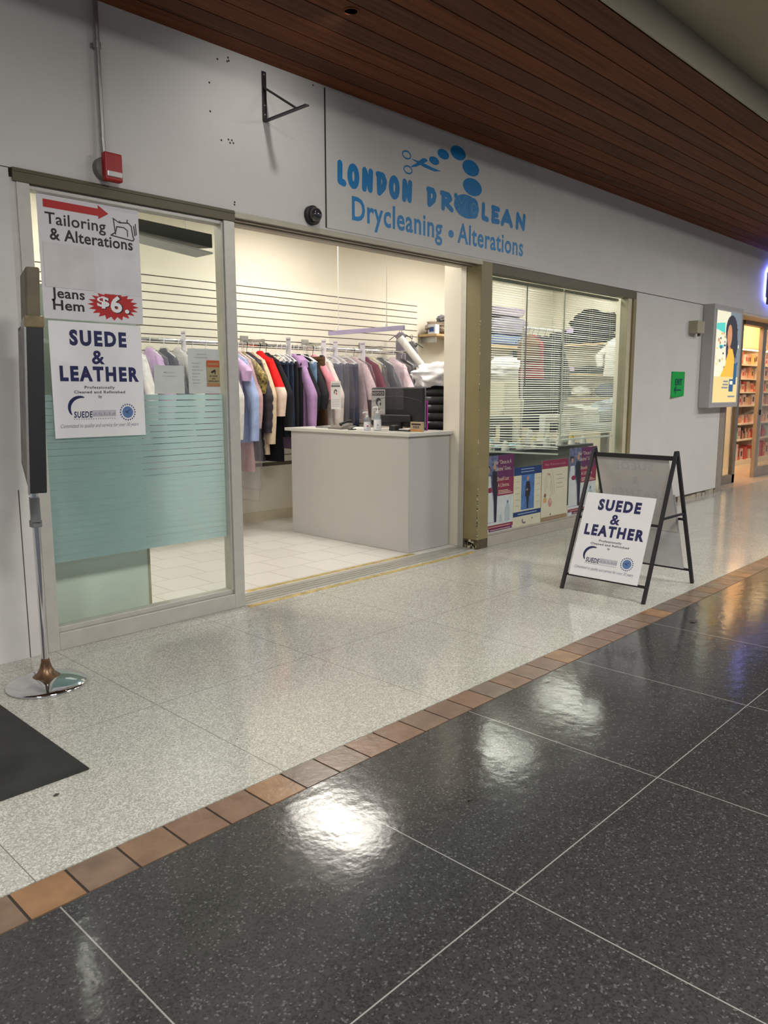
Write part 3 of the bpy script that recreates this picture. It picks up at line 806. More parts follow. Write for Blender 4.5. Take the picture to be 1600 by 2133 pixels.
for q in range(5):
    b.rect(.06 * W, .20 * W, (.36 + q * .1) * H, (.37 + q * .1) * H, O, U, V, .0004, 1); b.rect(.80 * W, .94 * W, (.38 + q * .1) * H, (.39 + q * .1) * H, O, U, V, .0004, 1)
b.ring(.40 * W, .105 * H, .07 * W, .042 * H, .016, O, U, V, .0004, 2, 16, PI * .8, PI * 1.75); b.ell(.69 * W, .12 * H, .02 * W, .017 * H, O, U, V, .0004, 2)
b.build('fine_print', [mat('pale blue print', (0.25, 0.35, 0.48), 0.5), mat('beige grey print', (0.36, 0.35, 0.28), 0.5), mat('grey mark print', (0.14, 0.15, 0.18), 0.5)], t)
# maroon header poster
t, O, W, H = sheet('poster', 'cream poster with maroon header and garment outline in the shop window', 'poster', 6.612, 7.098, 0.106, 0.722, GY + 0.008, creamp, 0.003)
b = MB(); b.rect(0, W, .865 * H, H, O, U, V); b.build('colour_block', maroon, t)
b = MB(); b.rect(0, W, 0, .075 * H, O, U, V); b.build('colour_block', mat('tan print', (0.27, 0.19, 0.10), 0.5), t)
b = MB()
b.text('The Tailored Look', .5 * W, .915 * H, .032 * H, O, U, V, width=.8 * W, align='c', off=.0004, res=2, shear=.2)
b.rect(.1 * W, .75 * W, .035 * H, .045 * H, O, U, V, .0004)
b.build('lettering', mat('rose print', (0.42, 0.24, 0.26), 0.5), t)
b = MB()
b.stroke([(p[0] * W, p[1] * H) for p in ((.13, .50), (.13, .72), (.22, .80), (.30, .76), (.36, .70), (.40, .55), (.40, .44), (.30, .40))], .006, O, U, V)
b.stroke([(p[0] * W, p[1] * H) for p in ((.20, .73), (.20, .55))], .005, O, U, V); b.stroke([(p[0] * W, p[1] * H) for p in ((.34, .66), (.33, .50))], .005, O, U, V)
b.stroke([(p[0] * W, p[1] * H) for p in ((.40, .80), (.46, .62), (.48, .46))], .004, O, U, V)
for q in range(4): b.rect(.56 * W, (.80 + .06 * (q % 2)) * W, (.74 - .07 * q) * H, (.752 - .07 * q) * H, O, U, V)
b.ell(.27 * W, .77 * H, .05 * W, .018 * H, O, U, V, .0003, 1)
b.rect(.07 * W, .20 * W, .315 * H, .39 * H, O, U, V, 0, 2); b.ell(.135 * W, .43 * H, .04 * W, .035 * H, O, U, V, 0, 3); b.ell(.33 * W, .305 * H, .075 * W, .075 * H, O, U, V, 0, 1); b.ell(.35 * W, .33 * H, .04 * W, .04 * H, O, U, V, .0003, 4)
b.ell(.36 * W, .105 * H, .02 * W, .02 * H, O, U, V, 0, 3)
b.build('sketch', [mat('pencil grey print', (0.33, 0.33, 0.29), 0.5), mat('pink print', (0.45, 0.22, 0.20), 0.5), mat('orange tan print', (0.50, 0.31, 0.15), 0.5), mat('brown print', (0.16, 0.08, 0.06), 0.5), mat('pale pink print', (0.5, 0.33, 0.3), 0.5)], t)

# ================================================================== WINDOW BLINDS
slatm = mat('white blind slat', (0.74, 0.72, 0.63), 0.45, var=0.02)
def blind(label, x0, x1, zbot, droop):
    t = thing('window_blind', label, 'window blind', ((x0 + x1) / 2, 0.15, zbot), group='venetian blinds in the shop window')
    MB().box(x0, x1, 0.135, 0.165, 2.385, 2.412).build('head_rail', slatm, t)
    b = MB(); z = 2.375; q = 0
    ztop = 2.375; n_ = int((ztop - zbot - 0.012) / 0.0213)
    for q in range(n_):
        z = ztop - 0.0213 * q
        tl = 0.0050 + 0.0010 * math.sin(q * 1.7)
        u = max(0.0, (q - (n_ - 16)) / 16.0)
        d0 = droop * u * 0.0; d1 = -droop * u * 0.105 + 0.006 * droop * u * math.sin(q * 2.1)
        a = [(x0, 0.1375, z - tl + d0), (x1, 0.1375, z - tl + d1), (x1, 0.15, z + 0.002 + d1), (x0, 0.15, z + 0.002 + d0), (x1, 0.1625, z + tl + d1), (x0, 0.1625, z + tl + d0)]
        b.add(a, [(0, 1, 2, 3), (3, 2, 4, 5)], 0, True)
    b.build('slats', slatm, t)
    d1 = -droop * 0.11
    MB().add([(x0, .138, zbot - .006), (x1, .138, zbot - .006 + d1), (x1, .162, zbot - .006 + d1), (x0, .162, zbot - .006), (x0, .138, zbot + .010), (x1, .138, zbot + .010 + d1), (x1, .162, zbot + .010 + d1), (x0, .162, zbot + .010)],
             [(0, 3, 2, 1), (4, 5, 6, 7), (0, 1, 5, 4), (1, 2, 6, 5), (2, 3, 7, 6), (3, 0, 4, 7)]).build('bottom_rail', slatm, t)
    b = MB()
    for fx in (0.1, 0.5, 0.9):
        xx = x0 + (x1 - x0) * fx
        for yy in (0.1365, 0.1635):
            b.cyl((xx, yy, 2.39), (xx, yy, zbot), 0.0009, 5)
    b.build('ladder_cord', slatm, t)
    return t
tb = blind('white slatted blind behind the glass nearest the pillar', 5.70, 7.055, 0.865, 1.0)
MB().cyl((6.40, 0.13, 2.38), (6.395, 0.13, 1.45), 0.006, 8).build('wand', mat('grey clear wand', (0.25, 0.25, 0.26), 0.2), tb)
tb = blind('white slatted blind behind the glass farthest from the pillar', 7.075, 8.21, 0.90, 0.0)
MB().cyl((7.072, 0.13, 2.38), (7.068, 0.13, 0.87), 0.008, 8).box(7.045, 7.10, 0.118, 0.133, 1.22, 1.30).build('wand', slatm, tb)

# ================================================================== SIGN STAND AT THE LEFT
SX, SY = 1.468, -0.462
t = thing('sign_stand', 'chrome based pole stand holding a black framed display seen edge-on', 'sign stand', (SX, SY, 0))
MB().lathe([(0.180, 0.0), (0.184, 0.005), (0.183, 0.011), (0.176, 0.017), (0.155, 0.026), (0.125, 0.036), (0.095, 0.043), (0.062, 0.047)], 56, (SX, SY, 0)).build('base', chrome, t, sharp=50)
MB().lathe([(0.066, 0.044), (0.058, 0.050), (0.040, 0.065), (0.028, 0.09), (0.021, 0.115), (0.018, 0.135)], 32, (SX, SY, 0)).build('collar', mat('rusted chrome', (0.17, 0.10, 0.055), 0.35, 0.6, var=0.5, scale=25), t, sharp=60)
MB().cyl((SX, SY, 0.13), (SX, SY, 1.0), 0.016, 20).build('pole', chrome, t)
wv = Vector((0.30, 0.954, 0)).normalized(); tv = Vector((wv.y, -wv.x, 0))
c0 = Vector((SX + 0.004, SY, 0)) - wv * 0.20 - tv * 0.036
lean = tv * 0.042                                     # the display leans a little to one side
def hexa(b, a0, a1, t0, t1, zn0, zf0, zn1, zf1):
    # box along wv (a0..a1) and tv (t0..t1) with own heights at the near and far end, sheared by the lean
    def P(a, t_, z): return c0 + wv * a + tv * t_ + lean * (z - 0.95) + Vector((0, 0, z))
    v = [P(a0, t0, zn0), P(a0, t1, zn0), P(a1, t1, zf0), P(a1, t0, zf0), P(a0, t0, zn1), P(a0, t1, zn1), P(a1, t1, zf1), P(a1, t0, zf1)]
    return b.add(v, [(0, 1, 2, 3), (7, 6, 5, 4), (0, 4, 5, 1), (1, 5, 6, 2), (2, 6, 7, 3), (3, 7, 4, 0)])
hexa(MB(), 0, 0.42, 0, 0.072, 0.955, 1.06, 1.70, 1.70).build('frame', black, t, bevel=0.004)
hexa(MB(), 0.03, 0.39, -0.002, 0.001, 0.985, 1.09, 1.68, 1.68).build('picture', mat('dim photo print', (0.13, 0.10, 0.10), 0.35, var=0.9, scale=9), t)
hexa(MB(), 0.0, 0.035, -0.004, 0.003, 0.95, 0.96, 1.68, 1.68).build('silver_strip', steel, t)
tapem = mat('brown packing tape', (0.20, 0.155, 0.085), 0.25, var=0.3, scale=20)
hexa(MB(), 0.01, 0.30, 0.006, 0.062, 1.70, 1.70, 1.93, 1.93).build('taped_cap', mat('olive brown card', (0.12, 0.10, 0.060), 0.5, var=0.25, scale=8), t, bevel=0.008)
hexa(MB(), -0.004, 0.20, -0.004, 0.076, 1.675, 1.675, 1.725, 1.715).build('tape_wrap', tapem, t, bevel=0.006)
b = MB()
b.obox(Vector((SX, SY, 0.80)) - wv * 0.03 - tv * 0.020, wv * 0.06, tv * 0.042, (0, 0, 0.115))
b.box(SX - 0.022, SX + 0.022, SY - 0.022, SY + 0.022, 0.775, 0.808)
b.build('holder', mat('grey holder plastic', (0.16, 0.165, 0.165), 0.35), t, bevel=0.003)

# black rubber mat
t = thing('floor_mat', 'black ribbed rubber mat on the pale terrazzo at the left edge', 'mat', (0.3, -1.0, 0))
MB().box(-0.62, 1.214, -1.434, -0.50, 0.0, 0.008).build('mat', mat('black rubber mat', (0.022, 0.023, 0.022), 0.55, var=0.45, scale=5), t, bevel=0.004)
# bits of litter on the floor
for lx, ly, s_, lab in ((1.045, -1.53, 0.016, 'dark crumpled scrap on the terrazzo near the mat corner'), (2.02, -2.60, 0.016, 'small dark curled scrap on the dark floor below the shop entrance'), (1.75, -1.62, 0.006, 'tiny dark speck on the pale terrazzo in front of the entrance'),
                        (4.66, -2.30, 0.035, 'flattened dark scrap on the dark floor near the folding sign')):
    b = MB(); vs = []
    for q in range(9):
        a = 2 * PI * q / 9; r = s_ * rnd.uniform(0.5, 1.1)
        vs.append((lx + r * math.cos(a), ly + r * math.sin(a) * 0.6, rnd.uniform(0.0005, s_ * 0.35)))
    vs.append((lx, ly, s_ * 0.45))
    b.add(vs, [(q, (q + 1) % 9, 9) for q in range(9)] + [tuple(range(8, -1, -1))])
    o = b.build('litter', mat('dark litter', (0.05, 0.045, 0.04), 0.8), None, (lx, ly, 0)); tag(o, lab, 'litter', None, 'thing')

# ================================================================== FOLDING A-FRAME SIGN
t = thing('folding_sign', 'black metal folding sandwich board with white suede and leather panel', 'sandwich board', (5.22, -1.585, 0))
yA, yB = -1.278, -1.895
def bar(b, p, q, w=0.022):
    p, q = Vector(p), Vector(q); d = (q - p)
    a = Vector((0, 1, 0)) if abs(d.normalized().y) < 0.9 else Vector((1, 0, 0))
    a = (a - d.normalized() * a.dot(d.normalized())).normalized(); c_ = d.normalized().cross(a)
    b.obox(p - a * w / 2 - c_ * w / 2, a * w, c_ * w, d)
for (x0, lab) in ((4.821, 0), (5.619, 1)):
    for yy in (yA, yB):
        b = MB(); bar(b, (x0, yy, 0.0), (5.22 + (0.006 if lab else -0.006), yy, 0.992)); b.build('leg', black, t)
b = MB(); bar(b, (5.214, yA, 0.945), (5.214, yB, 0.945), 0.030); b.build('top_bar', black, t)
def lerp(x0, z): return x0 + (5.22 - x0) * z / 0.995
for z in (0.105, 0.50):
    for x0 in (4.821, 5.619):
        b = MB(); bar(b, (lerp(x0, z), yA, z), (lerp(x0, z), yB, z), 0.016); b.build('cross_bar', black, t)
for yy in (yA, yB):
    b = MB(); bar(b, (lerp(4.821, 0.545), yy, 0.545), (lerp(5.619, 0.545), yy, 0.545), 0.014); b.build('side_stay', black, t)
# front panel leaning on the front frame (faces -x)
sl = Vector((0.399, 0, 0.995)).normalized()
Of = Vector((lerp(4.821, 0.108), -1.316, 0.108)) + Vector((-0.012, 0, 0.0))
Up = Vector((0, -1, 0)); W, H = 0.518, 0.612
nrm = Up.cross(sl).normalized()
MB().obox(Of, Up * W, sl * H, nrm * 0.006).build('panel', paper2, t)
suede_print(Of + nrm * 0.0068, Up, sl, W, H, t)
# rear panels inside the rear frame
sr = Vector((-0.399, 0, 0.995)).normalized()
Or = Vector((lerp(5.619, 0.114), -1.316, 0.114)) + Vector((-0.012, 0, 0))
nr = Vector((-sr.z, 0, sr.x)).normalized()
MB().obox(Or, Up * 0.535, sr * 0.612, nr * 0.005).build('rear_panel', mat('grey white board', (0.56, 0.56, 0.58), 0.5), t)
Ot = Vector((lerp(5.619, 0.40), -1.296, 0.40)) + Vector((-0.022, 0, 0))
MB().obox(Ot, Up * 0.545, sr * 0.575, nr * 0.002).build('rear_sheet', mat('thin ivory sheet', (0.56, 0.54, 0.52), 0.5, var=0.03), t)
b = MB(); O2 = Ot + nr * 0.0026 + Up * 0.545
b.text('LEATHER', 0.06, 0.26, 0.06, O2, -Up, sr, width=0.42, bold=0.03, sp=1.2); b.text('&', 0.24, 0.365, 0.06, O2, -Up, sr, bold=.02); b.text('SUEDE', 0.12, 0.48, 0.06, O2, -Up, sr, width=0.30, bold=.03, sp=1.2)
b.build('show_through_lettering', mat('faint show-through', (0.49, 0.475, 0.48), 0.5), t)

# ================================================================== ADVERTISING LIGHT BOX AND NEIGHBOUR'S SIGN
t = thing('light_box', 'backlit advertising box with a dark haired person on the wall before the next shop', 'light box', (10.72, 0, 1.185))
MB().box(10.222, 11.215, -0.143, 0.0, 1.188, 2.498).build('case', mat('grey white case', (0.42, 0.405, 0.41), 0.5, var=0.02), t, bevel=0.003)
b = MB(); b.box(10.28, 11.15, -0.149, -0.143, 1.235, 2.445); b.build('frame', mat('pale frame', (0.50, 0.50, 0.53), 0.45), t)
O = (10.30, -0.1505, 1.255); W, H = 0.83, 1.17
LBE = 0.62
names = [('lit cream', (0.80, 0.62, 0.27)), ('lit teal', (0.10, 0.62, 0.55)), ('lit dark', (0.035, 0.035, 0.05)), ('lit skin', (0.62, 0.28, 0.14)), ('lit yellow', (0.85, 0.48, 0.06)), ('lit blue', (0.03, 0.10, 0.22)), ('lit grey', (0.20, 0.24, 0.28)), ('lit white', (0.85, 0.80, 0.62))]
lm = [emis(n_, c_, LBE) for n_, c_ in names]
b = MB()
def R(u0, u1, v0, v1, mi, off=0.0): b.rect(u0 * W, u1 * W, v0 * H, v1 * H, O, U, V, off, mi)
def E(cu, cv, ru, rv, mi, off=0.0, rot=0): b.ell(cu * W, cv * H, ru * W, rv * H, O, U, V, off, mi, 20, rot)
def F(pts, mi, off=0.0): b.flat([(p[0] * W, p[1] * H) for p in pts], O, U, V, off, mi)
R(0, 1, 0, .285, 0); R(0, 1, .285, 1, 7)
R(.55, 1, .285, 1, 6, .0004); F([(0, .80), (.36, .76), (.34, .88), (0, .86)], 1, .0005); F([(.13, .60), (.32, .60), (.32, .635), (.16, .635)], 1, .0006)
for q in range(26):
    uu, vv = rnd.uniform(0, .45), rnd.uniform(.33, .75); R(uu, uu + rnd.uniform(.03, .08), vv, vv + rnd.uniform(.015, .04), rnd.choice([0, 3, 6, 2, 4, 5]), .0005 + q * 0.00001)
for q in range(12):
    uu, vv = rnd.uniform(.72, .95), rnd.uniform(.40, .9); R(uu, uu + rnd.uniform(.02, .05), vv, vv + rnd.uniform(.02, .06), rnd.choice([6, 2, 7, 5]), .0008 + q * 0.00001)
E(.62, .80, .24, .17, 2, .001); F([(.48, .90), (.42, .60), (.45, .46), (.80, .42), (.92, .62), (.84, .88)], 2, .0012)
E(.55, .74, .10, .125, 3, .0016); F([(.52, .62), (.62, .62), (.62, .56), (.50, .56)], 3, .0015)
F([(.40, .285), (.84, .285), (.80, .50), (.70, .60), (.56, .60), (.46, .48)], 4, .0018); F([(.24, .285), (.40, .285), (.44, .42), (.38, .38)], 4, .0018)
R(.80, .93, .20, .44, 5, .002); R(.83, .90, .44, .50, 6, .002); R(.64, .82, .12, .26, 5, .0022); R(.67, .79, .20, .24, 7, .0024)
for q, (u0, u1, v0) in enumerate(((.40, .60, .225), (.38, .60, .19), (.34, .60, .155), (.62, .92, .055))):
    R(u0, u1, v0, v0 + .018, 6, .001)
b.build('display', lm, t)

t = thing('shop_sign', 'dark sign box with violet blue halo light above the next shop', 'shop sign', (13.4, 0, 2.64))
MB().box(12.345, 14.6, -0.15, -0.05, 2.655, 3.25).build('sign_box', mat('dark grey sign face', (0.10, 0.10, 0.115), 0.4), t, bevel=0.004)
b = MB(); b.box(12.43, 12.445, -0.05, -0.035, 2.74, 3.16); b.box(12.43, 14.55, -0.05, -0.035, 2.74, 2.755); b.box(12.43, 14.55, -0.05, -0.035, 3.145, 3.16)
b.build('led_strip', emis('blue violet led', (0.26, 0.30, 1.0), 45.0), t)
MB().box(12.46, 14.5, -0.05, 0.0, 2.77, 3.13).build('standoff', black, t)

# ================================================================== NEXT SHOP, WARMLY LIT
warmw = mat('warm shop wall', (0.80, 0.62, 0.40), 0.7, var=0.02)
st(MB().box(11.42, 18.5, 1.62, 1.7, 0, 3.0).build('wall_neighbour', warmw))
st(MB().box(18.5, 18.6, 0.3, 1.7, 0, 3.0).build('wall_neighbour_end', warmw))
st(MB().box(11.36, 11.42, 0.35, 1.7, 0, 3.0).build('wall_neighbour_side', warmw))
st(MB().box(11.36, 18.6, 0.18, 1.7, 3.0, 3.06).build('ceiling_neighbour', ceil_white))
st(MB().box(11.0, 24, 0.0, 0.42, 2.462, 2.497).build('trim_7', mat('warm soffit', (0.66, 0.56, 0.44), 0.6)))
st(MB().box(10.99, 24, 0.18, 0.42, 2.46, 3.0).build('wall_neighbour_front', warmw))
st(MB().box(11.42, 24, 0.03, 1.7, -0.1, 0.0).build('floor_neighbour', mat('warm polished tile', (0.50, 0.42, 0.33), 0.22, var=0.04)))
for px, lab in ((12.6, 'warm ceiling panel just inside the next shop door'), (14.6, 'warm ceiling panel over the cosmetics shelves'), (16.6, 'warm ceiling panel deepest in the next shop')):
    t = thing('ceiling_light', lab, 'ceiling light', (px, 0.95, 2.98))
    MB().box(px - 0.5, px + 0.5, 0.65, 1.15, 2.99, 3.0).build('housing', white_p, t)
    MB().box(px - 0.47, px + 0.47, 0.68, 1.12, 2.98, 2.99).build('diffuser', emis('warm diffuser', (1.0, 0.66, 0.34), WARM_LIGHT), t)
grey_fr = mat('grey metal door frame', (0.235, 0.215, 0.18), 0.4, 0.4)
t = thing('window_3', 'narrow glass sidelight in a grey frame at the edge of the next shop', 'window', (12.4, 0.29, 0)); t['kind'] = 'structure'
b = MB(); b.box(11.19, 11.96, 0.27, 0.33, 0, 2.46); b.box(12.35, 12.45, 0.27, 0.33, 0, 2.46); b.box(11.96, 12.45, 0.27, 0.33, 0, 0.13)
b.build('frame', grey_fr, t)
MB().box(11.96, 12.35, 0.297, 0.303, 0.13, 2.46).build('glass_pane', glass, t)
t = thing('door_2', 'sliding glass door with silver stile at the next shop', 'glass door', (14.4, 0.33, 0)); t['kind'] = 'structure'
b = MB(); b.box(13.40, 13.56, 0.30, 0.36, 0, 2.46); b.box(15.3, 15.4, 0.30, 0.36, 0, 2.46); b.box(13.56, 15.3, 0.30, 0.36, 0, 0.16)
b.build('frame', mat('silver door stile', (0.36, 0.32, 0.27), 0.4, 0.4), t)
MB().box(13.56, 15.3, 0.328, 0.334, 0.16, 2.46).build('glass_pane', glass, t)
MB().box(13.46, 13.49, 0.28, 0.30, 1.02, 1.10).build('lock', blackp, t)
MB().box(12.45, 24, 0.25, 0.37, 2.40, 2.462).build('head_rail', grey_fr, t)

t = thing('display_shelf', 'tall warm white display shelving full of small products in the next shop', 'shelving', (16.0, 1.4, 0))
shw = mat('cream shelf', (0.86, 0.78, 0.64), 0.5, var=0.02)
levels = [0.10, 0.50, 0.80, 1.14, 1.39, 1.64, 1.90]
MB().box(14.70, 17.9, 1.56, 1.60, 0, 2.25).build('back_panel', mat('peach back panel', (0.78, 0.58, 0.40), 0.6), t)
for xx in (14.70, 16.30, 17.86):
    MB().box(xx, xx + 0.04, 1.2, 1.56, 0, 2.25).build('upright', shw, t)
MB().box(14.74, 17.86, 1.22, 1.56, 0.0, 0.10).build('plinth', shw, t)
for z in levels[1:] + [2.20]:
    MB().box(14.74, 17.86, 1.2, 1.56, z - 0.03, z).build('shelf', shw, t)
MB().box(14.74, 17.86, 1.22, 1.24, 2.155, 2.168).build('light_strip', emis('shelf strip light', (1.0, 0.72, 0.42), 12.0), t)
pcols = [('salmon', (0.85, 0.42, 0.30)), ('pale pink', (0.86, 0.62, 0.56)), ('crimson', (0.68, 0.10, 0.08)), ('gold', (0.80, 0.55, 0.25)), ('mint', (0.35, 0.60, 0.42)), ('dark brown', (0.08, 0.035, 0.03)), ('peach', (0.86, 0.66, 0.48)), ('white', (0.80, 0.74, 0.66))]
pm = {n_: mat('product ' + n_, c_, 0.4, var=0.12, scale=25) for n_, c_ in pcols}
ORD = ['lowest', 'second lowest', 'third lowest', 'middle', 'third highest', 'second highest', 'highest']
for li, z in enumerate(levels):
    xx = 14.78; k = 0
    room = (levels + [2.17])[li + 1] - z - 0.05
    protos = {}
    while xx < 16.95:
        if 16.22 < xx < 16.36: xx = 16.37
        bottle = li in (1, 2) and rnd.random() < 0.55 or li in (5,) and rnd.random() < 0.4
        w_ = rnd.uniform(0.08, 0.12) if bottle else rnd.uniform(0.09, 0.20)
        if not bottle and 16.0 < xx + w_ and xx < 16.29 and xx + w_ > 16.29: xx = 16.37; continue
        h = min(room, rnd.uniform(0.13, 0.23)) * (1.0 if li else 1.35)
        cn = rnd.choice([p[0] for p in pcols] if li in (1, 2) else (['salmon', 'pale pink', 'crimson', 'peach', 'gold', 'white', 'salmon'] if li else ['crimson', 'pale pink', 'peach', 'crimson']))
        kind = 'product_bottle' if bottle else 'product_box'
        b = MB(); y0 = 1.23 + rnd.uniform(0, 0.05); cxx = xx + w_ / 2
        if bottle:
            r = w_ * 0.42
            b.lathe([(r, 0), (r, h * 0.62), (r * 0.5, h * 0.74), (r * 0.4, h * 0.78), (r * 0.4, h)], 14, (cxx, y0 + r, z))
        else:
            b.box(xx, xx + w_ - 0.012, y0, y0 + 0.20, z, z + h)
            b.box(xx + w_ * .2, xx + w_ * .7, y0 - 0.001, y0, z + h * .3, z + h * .75, 1)
        o = b.build(kind, [pm[cn], pm[rnd.choice(['white', 'gold', 'dark brown', 'crimson'])]], None, (cxx, y0, z), bevel=0.004)
        tag(o, '%s %s on the %s shelf of the next shop\'s display' % (cn, 'bottle' if bottle else 'box', ORD[li]), 'product', 'products on the %s shelf, %s %s' % (ORD[li], cn, 'bottles' if bottle else 'boxes'))
        xx += w_; k += 1

# ================================================================== COUNTER AND WHAT STANDS ON IT
lam = mat('grey counter laminate', (0.48, 0.47, 0.455), 0.42, var=0.02, scale=2)
lamt = mat('pale counter top laminate', (0.60, 0.59, 0.55), 0.35, var=0.02)
t = thing('counter', 'grey laminate service counter standing just inside the shop entrance', 'counter', (5.25, 1.1, 0))
MB().box(4.962, 4.982, 0.335, 1.90, 0.004, 1.020).build('front_panel', lam, t)
MB().box(4.982, 5.517, 0.335, 0.355, 0.004, 1.020).build('side_panel', lam, t)
MB().box(4.982, 5.517, 1.88, 1.90, 0.004, 1.020).build('side_panel', lam, t)
MB().box(4.982, 5.50, 0.355, 1.88, 0.50, 0.52).build('shelf', lamt, t)
MB().box(4.930, 5.526, 0.300, 1.965, 1.020, 1.050).build('countertop', lamt, t, bevel=0.003)
CZ = 1.0502
# monitor, back turned to the entrance
t = thing('monitor', 'black flat computer monitor seen from behind on the counter', 'monitor', (5.33, 0.76, CZ))
MB().box(5.302, 5.330, 0.473, 1.118, 1.085, 1.432).build('back_shell', blackp, t, bevel=0.006)
MB().box(5.330, 5.338, 0.466, 1.125, 1.078, 1.440).build('screen_bezel', mat('grey bezel', (0.20, 0.20, 0.22), 0.3), t)
b = MB(); b.tube([(5.3015, 0.48 + 0.63 * q / 14, 1.355 - 0.05 * ((q - 7) / 7) ** 2) for q in range(15)], 0.0035, 6); b.build('ridge', blackp, t)
MB().box(5.272, 5.302, 0.60, 0.98, 1.12, 1.19).build('rear_housing', blackp, t, bevel=0.012, bseg=3)
MB().box(5.285, 5.31, 0.72, 0.80, CZ + 0.01, 1.16).build('stand_neck', blackp, t)
MB().lathe([(0.10, 0), (0.10, 0.008), (0.03, 0.014)], 28, (5.31, 0.76, CZ)).build('stand_base', blackp, t)
t = thing('notice_sign', 'grey notice sign with a masked face fixed to the back of the monitor', 'notice', (5.298, 1.02, 1.14))
Uc = Vector((0, -1, 0)); Vc = Vector((0, 0, 1)); O = (5.2985, 1.112, 1.135); W, H = 0.178, 0.285
MB().box(5.299, 5.3015, 1.112 - W, 1.112, 1.135, 1.135 + H).build('plate', mat('grey white plate', (0.42, 0.42, 0.41), 0.4), t, bevel=0.001)
b = MB(); b.rect(.05 * W, .95 * W, .80 * H, .96 * H, O, Uc, Vc); b.ell(.52 * W, .60 * H, .2 * W, .13 * H, O, Uc, Vc); b.rect(.34 * W, .62 * W, .345 * H, .37 * H, O, Uc, Vc)
for q in range(4): b.rect(.12 * W, .88 * W, (.26 - .06 * q) * H, (.275 - .06 * q) * H, O, Uc, Vc, 0, 1)
b.ell(.60 * W, .555 * H, .14 * W, .085 * H, O, Uc, Vc, .0005, 2); b.ell(.67 * W, .53 * H, .06 * W, .05 * H, O, Uc, Vc, .0008, 0)
b.text('NOTICE', .10 * W, .835 * H, .085 * H, O, Uc, Vc, width=.8 * W, bold=.02, off=.0006, mi=2, sp=1.1)
b.build('lettering', [ink, mat('grey red print', (0.28, 0.17, 0.16), 0.5), MATS['grey white plate']], t)
# sanitiser bottles
clearp = glass_mat('clear plastic bottle', (0.82, 0.88, 0.92), 1.4, 0.05, 0.18, (0.7, 0.75, 0.8))
labm = mat('white bottle label', (0.72, 0.72, 0.76), 0.4)
def pump(label, x, y, r, h, lab2):
    t = thing('pump_bottle', label, 'hand sanitizer', (x, y, CZ))
    MB().lathe([(r * .92, 0), (r, .004), (r, h * .62), (r * .8, h * .72), (r * .38, h * .78), (r * .36, h * .8)], 24, (x, y, CZ)).build('bottle', clearp, t)
    MB().lathe([(r * 1.015, .012), (r * 1.015, h * .5)], 24, (x, y, CZ)).build('label', labm, t)
    MB().lathe([(r * .45, h * .79), (r * .45, h * .86), (r * .16, h * .87), (r * .16, h * 1.04)], 16, (x, y, CZ)).tube([(x + .002, y, CZ + h * 1.05), (x - .0, y - .0, CZ + h * 1.06), (x - .03, y + .012, CZ + h * 1.055), (x - .042, y + .016, CZ + h * 1.02)], .0065, 8).build('pump', white_p, t)
    b = MB(); Uo = Vector((.75, -.66, 0)).normalized(); no = Vector((-.66, -.75, 0)).normalized()
    Oo = Vector((x, y, CZ + h * .26)) + no * (r * 1.03)
    b.ell(0, 0, r * .3, h * .05, Oo, Uo, (0, 0, 1), 0, 0, 14)
    b.rect(-r * .4, r * .4, -h * .12, -h * .1, Oo, Uo, (0, 0, 1), 0, 1); b.rect(-r * .35, r * .35, -h * .16, -h * .145, Oo, Uo, (0, 0, 1), 0, 1)
    b.build('print', lab2, t)
pump('smaller clear hand sanitizer pump bottle with a red mark on its label, on the counter', 5.050, 0.920, 0.031, 0.155, [mat('rose red print', (.35, .05, .08), .5), mat('blue grey label print', (.25, .3, .45), .5)])
pump('larger clear hand sanitizer pump bottle on the counter in front of the monitor', 5.060, 0.800, 0.034, 0.200, [mat('grey label print', (.4, .4, .42), .5), mat('grey label print', (.4, .4, .42), .5)])
# card sign
t = thing('card_sign', 'small tan payment card sign standing on the counter beside the monitor', 'sign', (5.18, 0.43, CZ))
O = (5.159, 0.492, CZ); W, H = 0.135, 0.086
MB().box(5.160, 5.19, 0.492 - W, 0.492, CZ, CZ + H).build('block', mat('tan card', (0.42, 0.33, 0.20), 0.5), t, bevel=0.002)
b = MB(); b.rect(.10 * W, .90 * W, .68 * H, .84 * H, O, Uc, Vc, 0, 0); b.text('VISA', .22 * W, .36 * H, .24 * H, O, Uc, Vc, width=.55 * W, bold=.03, shear=.2, sp=1.1, mi=1); b.rect(.0, W, .06 * H, .24 * H, O, Uc, Vc, 0, 2)
b.build('lettering', [ink, navy, mat('orange card print', (0.50, 0.22, 0.06), 0.5)], t)
# folders standing on edge, seen edge-on
for q, (fx_, fy_, cl, lab, hh) in enumerate(((5.405, .505, (0.60, 0.03, 0.46), 'magenta file folder standing on end at the edge of the monitor', .27), (5.385, .523, (0.03, 0.05, 0.24), 'dark blue file folder standing beside the magenta folder', .25), (5.39, .545, (0.42, 0.36, 0.62), 'lavender file folder standing behind the monitor edge', .33))):
    vd = Vector((.69, .724, 0)); vp = Vector((.724, -.69, 0))
    b = MB().obox(Vector((fx_, fy_, CZ)) - vp * .005, vp * .010, vd * .10, (0, 0, hh)); o = b.build('file_folder', mat('folder %d' % q, cl, .4), None, (fx_, fy_, CZ), bevel=.002); tag(o, lab, 'folder')
